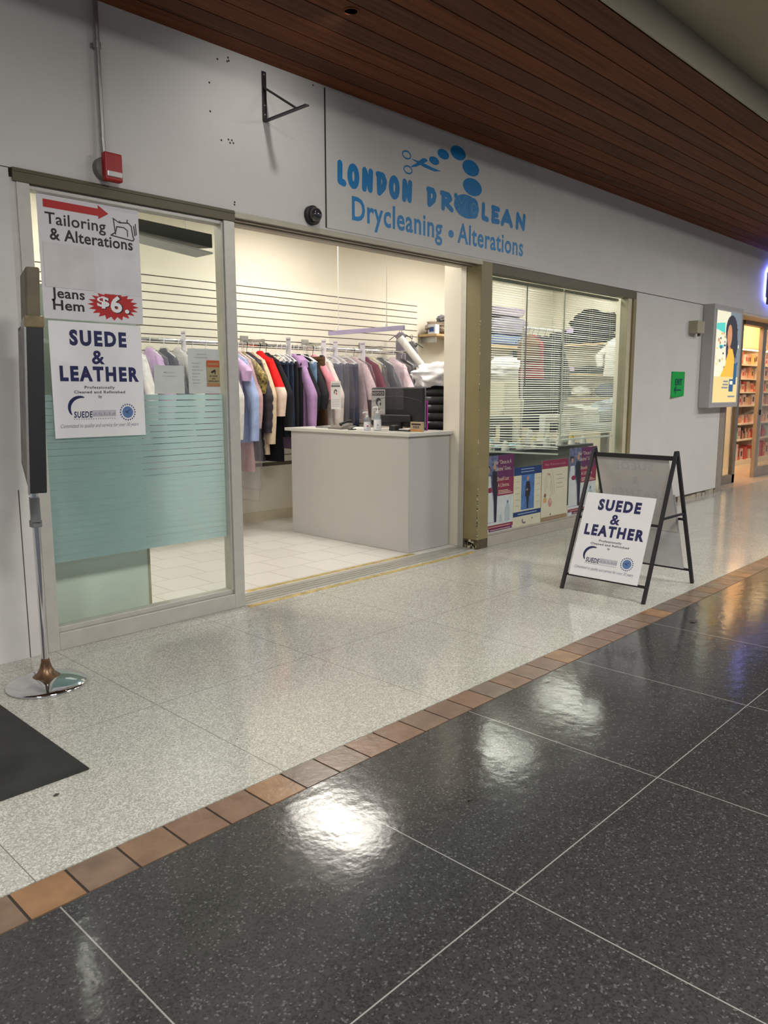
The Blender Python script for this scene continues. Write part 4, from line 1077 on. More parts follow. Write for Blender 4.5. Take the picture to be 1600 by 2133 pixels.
# phone handset with cord, stapler, papers, black device
t = thing('desk_phone', 'dark desk telephone with coiled cord at the far end of the counter', 'telephone', (5.10, 1.30, CZ))
MB().add([(5.0, 1.22, CZ), (5.16, 1.22, CZ), (5.16, 1.40, CZ), (5.0, 1.40, CZ), (5.0, 1.22, CZ + .02), (5.16, 1.22, CZ + .055), (5.16, 1.40, CZ + .055), (5.0, 1.40, CZ + .02)], [(0, 3, 2, 1), (4, 5, 6, 7), (0, 1, 5, 4), (1, 2, 6, 5), (2, 3, 7, 6), (3, 0, 4, 7)]).build('body', mat('grey phone', (.20, .19, .17), .4), t, bevel=.004)
MB().tube([(5.02, 1.245, CZ + .045), (5.04, 1.245, CZ + .055), (5.12, 1.245, CZ + .075), (5.15, 1.245, CZ + .072)], [.017, .012, .012, .018], 10).build('handset', blackp, t)
b = MB(); b.tube([(5.05 + .012 * math.cos(q * 1.1), 1.40 + q * .004, CZ + .012 + .008 * math.sin(q * 1.1)) for q in range(60)], .0025, 5); b.build('coiled_cord', blackp, t)
t = thing('stapler', 'black stapler lying on the counter in front of the telephone', 'stapler', (5.03, 1.10, CZ))
MB().box(4.99, 5.07, 1.085, 1.115, CZ, CZ + .008).build('base', blackp, t); MB().obox((4.99, 1.088, CZ + .012), (.08, 0, .014), (0, .024, 0), (0, 0, .012)).build('arm', steel, t)
b = MB().box(5.17, 5.34, 1.22, 1.44, CZ, CZ + .004); tag(b.build('paper_sheet', paper2, None, (5.25, 1.33, CZ)), 'white sheet of paper lying flat on the counter by the telephone', 'paper')
t = thing('card_terminal', 'small black payment terminal standing on the counter before the monitor foot', 'card terminal', (5.18, 0.70, CZ))
MB().box(5.14, 5.22, 0.665, 0.735, CZ, CZ + .045).build('body', blackp, t, bevel=.006); MB().box(5.155, 5.205, .68, .72, CZ + .045, CZ + .05).build('keypad', steel, t)
b = MB().box(5.14, 5.30, 0.50, 0.63, CZ, CZ + .012).box(5.15, 5.29, .505, .62, CZ + .012, CZ + .02, 1); tag(b.build('notepad', [blackp, paper], None, (5.22, .56, CZ)), 'black clipboard with white pages lying behind the card sign', 'clipboard')

# suspended clear guard over the counter
t = thing('counter_guard', 'clear plastic guard with lavender top edge hung by two wires over the counter', 'plastic guard', (5.10, 1.0, 1.25))
MB().box(5.098, 5.102, 0.52, 1.475, 1.245, 1.93).build('clear_sheet', glass_mat('clear guard plastic', (0.95, 0.95, 0.96), 1.35, 0.03, 0.015, (0.8, 0.8, 0.85)), t)
MB().box(5.090, 5.110, 0.515, 1.48, 1.928, 1.966).build('top_edge', mat('lavender edge strip', (0.45, 0.40, 0.62), 0.4), t)
for yy in (0.725, 1.345):
    MB().cyl((5.1, yy, 1.96), (5.1, yy, 3.1), 0.0035, 6).box(5.092, 5.108, yy - .008, yy + .008, 1.963, 1.985).build('wire', mat('white wire', (0.8, 0.8, 0.78), 0.5), t)
t = thing('notice_sign', 'white mask notice hanging from the clear guard over the counter', 'notice', (5.094, 1.39, 1.23))
O = (5.0935, 1.455, 1.235); W, H = 0.135, 0.262
MB().box(5.094, 5.096, 1.455 - W, 1.455, 1.235, 1.235 + H).build('sheet', mat('bright notice sheet', (0.74, 0.73, 0.74), .5), t)
b = MB(); b.rect(.08 * W, .92 * W, .88 * H, .93 * H, O, Uc, Vc); b.rect(.04 * W, .96 * W, .80 * H, .86 * H, O, Uc, Vc, 0, 1)
b.ring(.5 * W, .60 * H, .13 * W, .09 * H, .016, O, Uc, Vc, 0, 1, 14, .3, 3.6); b.ell(.58 * W, .56 * H, .07 * W, .05 * H, O, Uc, Vc, 0, 2)
for q in range(5): b.rect(.1 * W, .9 * W, (.34 - .06 * q) * H, (.355 - .06 * q) * H, O, Uc, Vc)
b.build('fine_print', [grey_ink, mat('dark grey mark', (.12, .12, .13), .5), mat('dull red mark', (.45, .15, .15), .5)], t)

# ================================================================== CLOTHES RAIL
RY, RZ = 2.30, 1.866
t = thing('clothes_rail', 'long chrome clothes rail fixed along the slatted back wall', 'clothes rail', (4.3, RY, RZ))
MB().cyl((1.6, RY, RZ), (7.08, RY, RZ), 0.016, 16).build('rod', chrome, t)
for bx in (2.2, 3.55, 4.952, 5.775, 6.665):
    MB().box(bx - .048, bx + .048, 2.612, 2.624, 1.905, 1.972).box(bx - .006, bx + .006, RY, 2.62, 1.895, 1.925).box(bx - .012, bx + .012, RY - .012, RY + .012, 1.86, 1.925).build('bracket', steel, t)
def marker(x, lab):
    t = thing('size_marker', lab, 'rail marker', (x, RY, 1.80))
    MB().box(x - .002, x + .002, RY - .055, RY + .02, 1.70, 1.955).build('card', mat('white marker card', (0.66, 0.64, 0.70), 0.4), t)
    MB().box(x - .003, x - .002, RY - .050, RY + .01, 1.925, 1.940).build('print', mat('violet grey print', (0.30, 0.27, 0.34), .5), t)
for x_, lab in ((5.262, 'white marker card on the rail above the navy jeans'), (5.752, 'white marker card on the rail above the white coat'), (5.925, 'white marker card on the rail above the grey trousers'), (6.345, 'white marker card on the rail above the maroon top'), (4.02, 'white marker card on the rail seen near the frame of the glazed panel')):
    marker(x_, lab)

cover_m = glass_mat('thin garment plastic', (0.975, 0.975, 0.985), 1.35, 0.12, 0.045, (0.80, 0.80, 0.88))
hang_w = mat('white hanger', (0.78, 0.78, 0.80), 0.4); hang_k = mat('black hanger', (0.02, 0.02, 0.02), 0.4); wire_m = mat('wire hanger', (0.45, 0.45, 0.46), 0.3, 0.9)

def ring_pts(z, hw, ht, yo, xo, seed, fold, nf=7, n=40, pw=0.75):
    out = []
    for k in range(n):
        a = 2 * PI * k / n
        c, s_ = math.cos(a), math.sin(a)
        y = hw * math.copysign(abs(c) ** pw, c); xx = ht * math.copysign(abs(s_) ** pw, s_)
        f = fold * (math.sin(y / hw * nf + seed * 1.7 + z * 3.0) * 0.6 + noise.noise(Vector((y * 9 + seed, z * 5, seed * 3.1 + s_))) * 0.9)
        out.append((xo + xx + f * (1 if s_ >= 0 else .6), yo + y, z))
    return out

def interp(prof, z):
    for (a, b_) in zip(prof[:-1], prof[1:]):
        if a[0] >= z >= b_[0]:
            q = (a[0] - z) / max(1e-6, a[0] - b_[0]); return [a[i] + (b_[i] - a[i]) * q for i in range(len(a))]
    return prof[-1]

def body_mesh(prof, seed, fold, step=0.035, quilt=0.0, qp=0.085, n=40, nf=7, flutter=0.0):
    rings = []; z = prof[0][0]; zb = prof[-1][0]
    zs = [p[0] for p in prof]; zz = z
    while zz > zb: zs.append(zz); zz -= step
    if quilt:
        zz = z
        while zz > zb: zs.append(zz); zz -= qp / 6
    zs = sorted(set(round(q, 4) for q in zs), reverse=True)
    for q in zs:
        _, hw, ht, yo = interp(prof, q)
        gr = min(1.0, (z - q) / 0.35)
        if quilt:
            e = abs(math.sin((q - z) / qp * PI)) ** 0.5; hw += quilt * (e - .5); ht += quilt * (e - .5)
        if flutter: hw += flutter * math.sin(q * 23 + seed); ht += flutter * .5 * math.sin(q * 31 + seed * 2)
        rings.append(ring_pts(q, max(hw, .004), max(ht, .003), yo, 0, seed, fold * (.25 + .75 * gr), nf, n))
    return MB().loft(rings)

_gm = {}
def gmat(name, col, rough=0.85, **kw):
    return mat(name, col, rough, var=kw.pop('var', 0.10), scale=kw.pop('scale', 18), bump=kw.pop('bump', 0.15), bscale=kw.pop('bscale', 220), spec=kw.pop('spec', 0.2), **kw)

def hanger(t, m_, top=-0.085, half=0.19, drop=0.075, bar=None, lift=0.0):
    b = MB()
    pts = [(0, .020, -.012)] + [(0, .020 * math.cos(a), .020 * math.sin(a) - 0.0 + lift) for a in [PI * q / 8 for q in range(0, 9)]] + [(0, -.012, -.025), (0, 0, -.045), (0, 0, top)]
    b.tube(pts, .0028, 6)
    b.tube([(0, -half, top - drop), (0, -half * .5, top - drop * .35), (0, 0, top), (0, half * .5, top - drop * .35), (0, half, top - drop)], .005, 8)
    if bar is not None:
        b.tube([(0, -half, top - drop), (0, 0, top - drop - .004), (0, half, top - drop)], .004, 6)
    b.build('hanger', m_, t, world=False)

def top_garment(name, label, cat, x, zb, col, th=0.03, sleeve=None, cuff=None, quilt=0.0, hang=None, cover=None, rz=None, loc=None, fold=0.010, w=0.21, zt=-0.075, hood=False, smat=None, flare=0.02, sr=0.055, drop=0.0, sleeve_out=0.085, group=None):
    seed = rnd.uniform(0, 40)
    if loc is None: loc = (x, RY, RZ)
    if rz is None: rz = rnd.uniform(-.04, .04)
    t = thing(name, label, cat, loc, rz, group)
    L = zb - loc[2]
    prof = [(zt - drop, .035, .012, 0), (zt - .02 - drop, .060, .022, 0), (zt - .045 - drop, .10, th * .7, 0), (zt - .075 - drop, w * .82, th, 0), (zt - .115 - drop, w, th * 1.1, 0), (zt - .30, w * 1.0, th * 1.25, 0), (L * .75, w * 1.0, th * 1.3, 0), (L, w + flare, th * 1.4, 0)]
    body_mesh(prof, seed, .020 if quilt > .02 else fold, quilt=quilt, nf=13 if quilt > .02 else 7).build('body', col, t, world=False)
    if sleeve:
        for sg in (-1, 1):
            zl = sleeve - loc[2]; z0 = zt - .075 - drop; ze = zt - .42
            if ze < zl + .06: ze = (z0 + zl) / 2
            def sring(z):
                if z >= ze:
                    u = (z0 - z) / (z0 - ze); yo = w - .075 + (sleeve_out + .075) * u; hw = .045 + .022 * math.sin(u * PI * .5); ht = sr * (.45 + .35 * u)
                else:
                    u = (ze - z) / max(.01, ze - zl); yo = w + sleeve_out * (1 - .12 * u); hw = .067 - .018 * u; ht = sr * (.80 - .15 * u)
                if quilt:
                    e_ = abs(math.sin((z0 - z) / .085 * PI)) ** .5; hw += quilt * .7 * (e_ - .5); ht += quilt * .7 * (e_ - .5)
                return ring_pts(z, hw, ht, sg * yo, 0.004 * math.sin(z * 13 + seed), seed + sg, .008, 3.2, 20)
            zs = []; z = z0
            while z > zl: zs.append(z); z -= .014 if quilt else .03
            zs.append(zl)
            if smat is not None and smat is not col:
                zm = z0 - (z0 - zl) * .50
                upper = [q for q in zs if q > zm] + [zm]; lower = [zm] + [q for q in zs if q < zm]
                sl_ = MB().loft([sring(q) for q in upper]).build('sleeve', col, t, world=False)
                MB().loft([sring(q) for q in lower]).build('sleeve_end', smat, sl_, world=False)
            else:
                sl_ = MB().loft([sring(q) for q in zs]).build('sleeve', col, t, world=False)
            if cuff:
                MB().loft([ring_pts(zl + .03, .052, sr * .68, sg * (w + sleeve_out * .88), 0, seed, .003, 3, 20), ring_pts(zl - .02, .046, sr * .6, sg * (w + sleeve_out * .88), 0, seed, .003, 3, 20)]).build('cuff', cuff, sl_, world=False)
    if hood:
        b = MB(); b.loft([ring_pts(zt - .02, .085, .055, -.05, 0, seed, .004), ring_pts(zt - .07, .11, .062, -.09, 0, seed, .006), ring_pts(zt - .14, .09, .058, -.12, 0, seed, .006), ring_pts(zt - .19, .04, .03, -.13, 0, seed, .004)])
        b.build('hood', col, t, world=False)
    if hang: hanger(t, hang, top=zt - .01)
    if cover is not None:
        Lc = cover - loc[2]
        pc = [(zt + .012, .03, .012, 0), (zt - .03, .12, .035, 0), (zt - .10, w + .055, th + .018, 0), (zt - .35, w + .14, th * 1.2 + .02, 0), (Lc * .8, w + .15, th * 1.2 + .018, 0), (Lc, w + .12, th * 1.1 + .018, 0)]
        body_mesh(pc, seed + 3, .012, step=.03, nf=11, flutter=.005).build('plastic_cover', cover_m, t, world=False)
    return t

def leg_garment(name, label, cat, x, zb, col, th=0.02, w=0.15, hang=None, cover=None, zt=-0.165, rz=None, fold=.008, y=None, flare=0.0, zoff=0.0):
    seed = rnd.uniform(0, 40)
    loc = (x, RY, RZ)
    t = thing(name, label, cat, loc, rnd.uniform(-.04, .04) if rz is None else rz)
    L = zb - loc[2]; yo = -.02
    prof = [(zt, w * .97, .010, yo), (zt - .02, w, th * .8, yo), (zt - .2, w * 1.01, th * 1.05, yo), (L * .7, w + flare * .5, th * 1.15, yo), (L, w + flare, th * 1.2, yo)]
    body_mesh(prof, seed, fold, nf=5).build('legs', col, t, world=False)
    b = MB(); b.loft([ring_pts(zt + .004, w * .98, .012, yo, 0, seed, 0), ring_pts(zt - .03, w * 1.01, th * .95, yo, 0, seed, 0)]); b.build('waistband', col, t, world=False)
    if hang:
        hanger(t, hang, top=-.085, half=w * .98, drop=.072, bar=True)
        b = MB()
        for sg in (-1, 1): b.box(-.014, .014, yo + sg * w * .7 - .018, yo + sg * w * .7 + .018, zt - .012, zt + .016)
        b.build('clip', hang_w if hang is not hang_k else hang_k, t, world=False)
    if cover is not None:
        Lc = cover - loc[2]
        pc = [(-.06, .03, .012, 0), (-.10, .14, .03, 0), (-.17, w + .05, th + .02, 0), (Lc * .6, w + .07, th + .03, yo), (Lc, w + .06, th + .028, yo)]
        body_mesh(pc, seed + 5, .011, step=.03, nf=11, flutter=.005).build('plastic_cover', cover_m, t, world=False)
    return t

C = dict(
    white=gmat('white cotton', (.66, .64, .62)), lav=gmat('lavender pink cotton', (.52, .36, .58)), blue=gmat('light blue shirt', (.36, .46, .74)), pink=gmat('dusty pink cloth', (.56, .36, .36)),
    gold=mat('gold black pattern', (.20, .145, .035), .6, var=.95, scale=42), char=gmat('charcoal quilt', (.035, .030, .042), .55), beige=gmat('beige wool', (.60, .47, .33)), red=gmat('bright red cloth', (.62, .012, .012)),
    cream=gmat('cream leather', (.70, .54, .46), .6), black=gmat('black wool', (.010, .010, .013)), navy=gmat('navy denim', (.022, .032, .062), var=.25), blk2=gmat('black twill', (.017, .017, .020)),
    purple=gmat('lilac coat cloth', (.33, .20, .38)), jean=gmat('light denim', (.17, .27, .42), var=.3), brown=gmat('brown velvet', (.085, .045, .022)), rose=gmat('rose pink cloth', (.72, .28, .34)),
    offw=gmat('off white coat cloth', (.66, .59, .56)), greyb=gmat('blue grey wool', (.075, .085, .12)), plaid=mat('plaid base', (.56, .42, .44), .8, var=.15, scale=40), maroon=gmat('maroon cloth', (.15, .022, .045)),
    yellow=gmat('pale yellow cloth', (.66, .62, .34)), dkgrey=gmat('dark slate cloth', (.07, .075, .09)), puff=mat('glossy black puffer', (.014, .014, .018), .32, var=.2, spec=.5), bag=gmat('white bag plastic', (.82, .80, .84), .3), silver=gmat('grey poly bag', (.20, .20, .22), .25))
TG, LG = top_garment, leg_garment
# --- behind the glazed panel (mostly under plastic), left to right
for x_, col_, zb_, lab in ((2.55, 'white', 1.05, 'white shirt under plastic on the rail, first behind the posters'), (2.85, 'lav', 1.0, 'lavender blouse under plastic hidden behind the posters'), (3.12, 'white', .95, 'white shirt under plastic between two lavender blouses'),
                           (3.36, 'lav', 1.02, 'lavender blouse under plastic showing just right of the posters'), (3.52, 'white', .98, 'white blouse under plastic behind the small customers notice'), (3.68, 'lav', 1.0, 'pink lavender blouse under plastic above the small customers notice'),
                           (3.82, 'dkgrey', .9, 'dark grey jacket under plastic between the two notices on the glass'), (3.97, 'white', .98, 'white shirt under plastic behind the list notice'), (4.12, 'maroon', .95, 'dark red dress under plastic behind the list notice'), (4.27, 'lav', 1.0, 'lavender shirt under plastic beside the panel frame')):
    TG('garment', lab, 'clothing', x_, zb_, C[col_], th=.028, sleeve=zb_ + .15, hang=hang_w, cover=zb_ - .25)
# --- in the open entrance, left to right
TG('shirt', 'white shirt at the left end of the clothes in the open entrance', 'shirt', 4.42, .92, C['white'], th=.03, sleeve=.95, hang=hang_w, cover=.50)
TG('shirt', 'light blue shirt under long clear plastic beside the entrance frame', 'shirt', 4.590, .91, C['blue'], th=.034, sleeve=.93, hang=hang_w, cover=.34, sr=.06)
TG('shirt', 'pink lavender blouse half hidden under plastic behind the blue shirt', 'shirt', 4.525, 1.42, C['lav'], th=.026, sleeve=1.50, hang=hang_w, cover=1.2)
TG('dress', 'dusty pink dress hanging between the blue shirt and the gold patterned blouse', 'dress', 4.640, .62, C['pink'], th=.028, sleeve=1.05, hang=hang_w, cover=.45)
TG('blouse', 'gold and black patterned blouse on the rail', 'shirt', 4.685, 1.25, C['gold'], th=.022, sleeve=1.38, hang=hang_w)
TG('coat', 'charcoal quilted coat beside the patterned blouse', 'coat', 4.745, .72, C['char'], th=.04, sleeve=1.0, quilt=.012, hang=hang_k, sr=.06)
TG('coat', 'beige wool coat with long sleeve beside the red jacket', 'coat', 4.815, .78, C['beige'], th=.034, sleeve=.89, hang=hang_w, sr=.062)
TG('jacket', 'bright red jacket with cream leather sleeves on the rail', 'jacket', 4.905, 1.15, C['red'], th=.046, sleeve=1.16, smat=C['cream'], hang=hang_k, sr=.066, sleeve_out=.10, zt=-.06)
TG('coat', 'long black coat with the lowest hem beside the red jacket', 'coat', 4.985, .70, C['black'], th=.045, sleeve=.95, hang=hang_k, sleeve_out=.10)
LG('jeans', 'dark navy jeans clipped next to the long black coat', 'jeans', 5.115, .95, C['navy'], hang=hang_w, w=.17, th=.026)
LG('jeans', 'dark navy jeans clipped beside the black trousers', 'jeans', 5.175, 1.05, C['navy'], hang=hang_w, w=.17, th=.026)
LG('trousers', 'black trousers clipped beside the navy jeans', 'trousers', 5.24, .95, C['blk2'], hang=hang_w, w=.17, th=.026)
LG('trousers', 'black trousers clipped beside the lilac coat', 'trousers', 5.30, .95, C['blk2'], hang=hang_w, w=.17, th=.026)
TG('coat', 'lilac hooded coat on the rail above the far end of the counter', 'coat', 5.335, .80, C['purple'], th=.032, sleeve=.95, hang=hang_w, hood=True)
TG('blouse', 'black blouse hanging beside the lilac coat', 'shirt', 5.40, 1.1, C['black'], th=.024, sleeve=1.2, hang=hang_w, w=.19)
LG('jeans', 'light blue jeans clipped beside the black blouse', 'jeans', 5.475, 1.22, C['jean'], hang=hang_w, w=.20, th=.018)
TG('shirt', 'black shirt hanging in front of the brown skirt', 'shirt', 5.50, 1.1, C['blk2'], th=.026, sleeve=1.22, hang=hang_w, w=.19)
LG('skirt', 'brown velvet skirt on a black clip hanger', 'skirt', 5.61, .90, C['brown'], hang=hang_k, w=.17, th=.024, flare=.03, zt=-.10)
TG('blouse', 'rose pink top on the rail squeezed beside the white coat', 'shirt', 5.625, 1.28, C['rose'], th=.018, sleeve=1.32, hang=hang_w, w=.18, sr=.035)
TG('coat', 'off white coat on the rail behind the small white notice', 'coat', 5.70, 1.0, C['offw'], th=.036, sleeve=1.06, hang=hang_w, sr=.058)
LG('trousers', 'blue grey trousers under plastic beside the off white coat', 'trousers', 5.85, .98, C['greyb'], hang=hang_w, w=.18, th=.03, cover=1.05)
LG('trousers', 'slate grey wide trousers under plastic in the middle of the rail', 'trousers', 5.94, .95, C['dkgrey'], hang=hang_w, w=.19, th=.034, cover=1.05)
LG('jeans', 'dark navy jeans under plastic left of the plaid shirt', 'jeans', 6.09, .90, C['navy'], hang=hang_w, w=.18, th=.035, cover=1.08)
tpl = TG('shirt', 'pink plaid shirt under plastic on the rail left of the monitor', 'shirt', 6.22, 1.1, C['plaid'], th=.03, sleeve=1.31, hang=hang_k, cover=1.05, rz=0.02)
TG('blouse', 'maroon top under plastic above the monitor', 'shirt', 6.40, 1.12, C['maroon'], th=.035, sleeve=1.25, hang=hang_w, cover=1.05)
TG('blouse', 'pale yellow top with a pointed end under plastic above the monitor', 'shirt', 6.50, 1.45, C['yellow'], th=.024, hang=hang_w, w=.17, flare=-.12, cover=1.1)
TG('jacket', 'dark slate jacket under plastic above the monitor', 'jacket', 6.64, 1.1, C['dkgrey'], th=.045, sleeve=1.15, hang=hang_w, cover=1.05, sr=.065)
TG('jacket', 'bulky white and pink jacket in puffed clear plastic at the right end of the rail', 'jacket', 6.86, 1.1, mat('white pink print cloth', (.68, .52, .56), .8, var=.3, scale=9), th=.07, sleeve=1.15, hang=hang_w, cover=1.1, sr=.075, w=.22)
TG('jacket', 'dark puffer jacket under shiny plastic, last on the rail', 'jacket', 7.02, 1.1, C['puff'], th=.05, sleeve=1.15, quilt=.012, hang=hang_w, cover=1.1)

# coat stand with the black puffer jacket, white bag draped over it
t = thing('coat_stand', 'slim steel coat stand behind the counter carrying a black puffer jacket', 'coat stand', (6.40, 1.22, 0))
MB().lathe([(.20, 0), (.20, .012), (.03, .03)], 28, (6.40, 1.22, 0)).build('base', black, t); MB().cyl((6.40, 1.22, .02), (6.40, 1.22, 1.62), .014, 12).cyl((6.40, 1.22, 1.60), (6.37, 1.19, 1.60), .008, 8).build('pole', steel, t)
tj = top_garment('jacket', 'black quilted puffer jacket hanging behind the counter beside the door jamb', 'jacket', 0, .80, C['puff'], th=.085, sleeve=.86, quilt=.022, hang=None, rz=math.radians(47), loc=(6.36, 1.17, 1.60), w=.185, fold=.006, sr=.075, sleeve_out=.02)

def heap(name, label, cat, c, size, m_, seed, lump=.22, freq=1.6, box=0.0, parts=None, group=None, rz=0.0):
    bm = bmesh.new(); bmesh.ops.create_icosphere(bm, subdivisions=4, radius=1.0)
    vs = []
    for v in bm.verts:
        p = v.co.copy()
        if box: p = Vector([math.copysign(abs(q) ** (1 - box), q) for q in p])
        n_ = noise.fractal(Vector((p.x * freq + seed, p.y * freq, p.z * freq + seed * 2)), 1.0, 2.0, 4)
        r = 1 + lump * n_ + .05 * math.sin(p.z * 14 + seed + 3 * n_)
        q = Vector((p.x * r * size[0], p.y * r * size[1], (p.z * r) * size[2] + size[2] * .9))
        q.z = max(q.z, 0.0) if q.z > 0 else q.z * .02
        vs.append(tuple(Matrix.Rotation(rz, 3, 'Z') @ q + Vector(c)))
    fs = [tuple(v.index for v in f.verts) for f in bm.faces]; bm.free()
    b = MB(); b.add(vs, fs, 0, True)
    o = b.build(name, m_, None, c, sharp=80); tag(o, label, cat, group)
    return o
heap('garment_bag', 'crumpled white plastic garment bag lying over the black puffer jacket', 'garment bag', (6.36, 1.19, 1.43), (.27, .17, .14), C['bag'], 3.3, .25, 2.2, rz=math.radians(-43))

# cloth roll, grey bag and wall shelf at the end of the rail
b = MB(); b.cyl((7.02, 2.33, 2.04), (7.50, 1.80, 1.135), .045, 20)
tag(b.build('cloth_roll', mat('white roll', (.80, .78, .74), .4), None, (7.5, 1.8, 1.10)), 'long white roll of cloth leaning behind the black puffer jacket', 'cloth roll')
TG('garment_bag', 'grey garment bag standing up above the end of the rail', 'garment bag', 7.06, 1.55, gmat('dusky violet grey bag', (.22, .20, .26), .4), th=.03, hang=hang_k, loc=(7.13, 2.42, 2.12), w=.07, flare=.03, zt=-.01)
t = thing('wall_shelf', 'tan wooden shelf on the back wall right of the slatted panel', 'shelf', (8.05, 2.5, 2.10))
MB().box(7.70, 8.40, 2.33, 2.65, 2.095, 2.123).build('board', tan_wood, t, bevel=.003)
for xx in (7.78, 8.32): MB().box(xx - .01, xx + .01, 2.40, 2.65, 2.02, 2.095).build('support', steel, t)
heap('blanket', 'brown and beige folded blanket on the tan wall shelf', 'blanket', (7.98, 2.48, 2.123), (.26, .13, .085), mat('taupe blanket', (.21, .165, .12), .85, var=.4, scale=7), 7.7, .28, 2.0)
heap('garment_bag', 'dark grey plastic bundle on top of the brown blanket', 'garment bag', (8.05, 2.48, 2.275), (.13, .10, .055), C['silver'], 5.1, .3, 2.4)
b = MB().box(7.71, 7.79, 2.36, 2.48, 2.123, 2.24).box(7.708, 7.71, 2.38, 2.46, 2.15, 2.21, 1); tag(b.build('box', [mat('pale box', (.6, .62, .66), .5), mat('blue emblem', (.03, .08, .28), .5)], None, (7.75, 2.42, 2.123), bevel=.003), 'small white and blue box at the left end of the tan wall shelf', 'box')
TG('garment_bag', 'shiny grey plastic bag hung on the slatted panel below the tan shelf', 'garment bag', 7.4, 1.7, C['silver'], th=.04, hang=hang_k, loc=(7.42, 2.50, 2.08), w=.09, flare=.02, zt=-.06)

# board standing behind the glazed panel
t = thing('partition_board', 'pale green white board standing on the floor behind the posters', 'board', (2.0, .25, 0))
MB().box(1.70, 2.435, .262, .285, .003, 1.985).build('panel', mat('pale green board', (.70, .74, .66), .5, var=.04, scale=2), t)
MB().box(2.435, 2.447, .255, .292, .003, 1.985).build('edge_strip', mat('tan edging', (.48, .40, .25), .5), t)
for xx in (1.78, 2.36): MB().box(xx - .02, xx + .02, .27, .55, .003, .03).build('foot', steel, t)
# dark tilted bar with paler lower edge, hung behind the top of the glass
t = thing('tilted_bar', 'dark hanging tilted bar behind the top of the glazed panel', 'tilted bar', (2.7, .6, 2.5))
MB().add([(2.3, .42, 2.40), (3.10, .42, 2.345), (3.10, .58, 2.36), (2.3, .58, 2.415), (2.3, .42, 2.462), (3.10, .42, 2.432), (3.10, .58, 2.45), (2.3, .58, 2.48)], [(0, 3, 2, 1), (4, 5, 6, 7), (0, 1, 5, 4), (1, 2, 6, 5), (2, 3, 7, 6), (3, 0, 4, 7)]).build('body', mat('dark grey bar', (.045, .05, .05), .5), t)
MB().obox((2.3, .40, 2.375), (.79, .0, -.072), (0, .20, 0), (0, 0, .010)).build('lower_edge', mat('grey bar edge', (.40, .42, .40), .4), t)
for xx in (2.5, 2.95): MB().cyl((xx, .5, 2.45), (xx, .5, 3.1), .004, 6).build('wire', steel, t)

# ================================================================== WORKROOM BEHIND THE WINDOW BLINDS
# wall shelves on the end wall
for z, lab in ((2.10, 'highest'), (1.66, 'middle'), (1.31, 'lowest')):
    t = thing('wall_shelf', 'long tan shelf on the end wall behind the blinds, %s of the three' % lab, 'shelf', (10.75, 1.95, z))
    MB().box(10.58, 10.90, 1.28, 2.62, z - .025, z).build('board', tan_wood, t)
    for yy in (1.4, 2.4): MB().box(10.70, 10.90, yy - .01, yy + .01, z - .09, z - .025).build('support', steel, t)
heap('clothes_pile', 'tall pointed heap of black clothes on the highest end wall shelf', 'clothes', (10.73, 1.80, 2.10), (.15, .42, .24), C['black'], 2.2, .42, 1.5)
heap('clothes_pile', 'smaller black clothes heap at the far end of the highest end wall shelf', 'clothes', (10.73, 2.36, 2.10), (.14, .20, .12), C['blk2'], 6.1, .3, 1.7)
heap('clothes_pile', 'flat folded black clothes on the middle end wall shelf', 'clothes', (10.73, 1.9, 1.66), (.14, .48, .06), C['black'], 9.2, .25, 1.7, .4)
heap('clothes_pile', 'white crumpled cloth on the lowest end wall shelf', 'clothes', (10.73, 1.98, 1.31), (.13, .16, .09), C['white'], 4.2, .3, 1.8)
heap('clothes_pile', 'blue denim heap on the lowest end wall shelf', 'clothes', (10.73, 1.55, 1.31), (.13, .20, .11), gmat('blue denim heap', (.10, .14, .22)), 8.8, .3, 1.8)
heap('clothes_pile', 'dark navy heap at the far end of the lowest end wall shelf', 'clothes', (10.73, 2.35, 1.31), (.13, .18, .09), C['navy'], 1.8, .3, 1.8)
lavt = mat('lavender tag', (.50, .38, .66), .5)
for y_, z_, lab in ((2.12, 2.30, 'lavender paper tag pinned on the tall heap of black clothes'), (2.08, 1.735, 'lavender paper tag pinned on the flat folded black clothes')):
    tag(MB().box(10.535, 10.575, y_ - .045, y_ + .045, z_ - .035, z_ + .035).build('paper_tag', lavt, None, (10.55, y_, z_)), lab, 'tag')
# back wall shelf with blue bedding
t = thing('wall_shelf', 'tan shelf on the back wall carrying blue bedding behind the blinds', 'shelf', (9.4, 2.5, 2.03))
MB().box(8.75, 10.0, 2.28, 2.65, 2.0, 2.025).build('board', tan_wood, t)
for xx in (8.9, 9.85): MB().box(xx - .012, xx + .012, 2.36, 2.65, 1.84, 2.0).build('support', blackp, t)
heap('bedding', 'folded blue bedding at the bottom of the pile on the back wall shelf', 'bedding', (9.38, 2.45, 2.025), (.50, .16, .085), gmat('blue bedding', (.16, .21, .38)), 1.1, .12, 1.5, .45)
heap('bedding', 'lavender grey bedding in plastic on top of the blue bedding', 'bedding', (9.36, 2.45, 2.19), (.48, .15, .13), gmat('lavender grey bedding', (.27, .25, .34), .35), 5.5, .18, 1.6, .4)
heap('bedding', 'mauve blanket topmost on the bedding pile of the back wall shelf', 'bedding', (9.30, 2.45, 2.44), (.44, .14, .07), gmat('mauve blanket', (.36, .30, .40)), 3.8, .18, 1.6, .4)
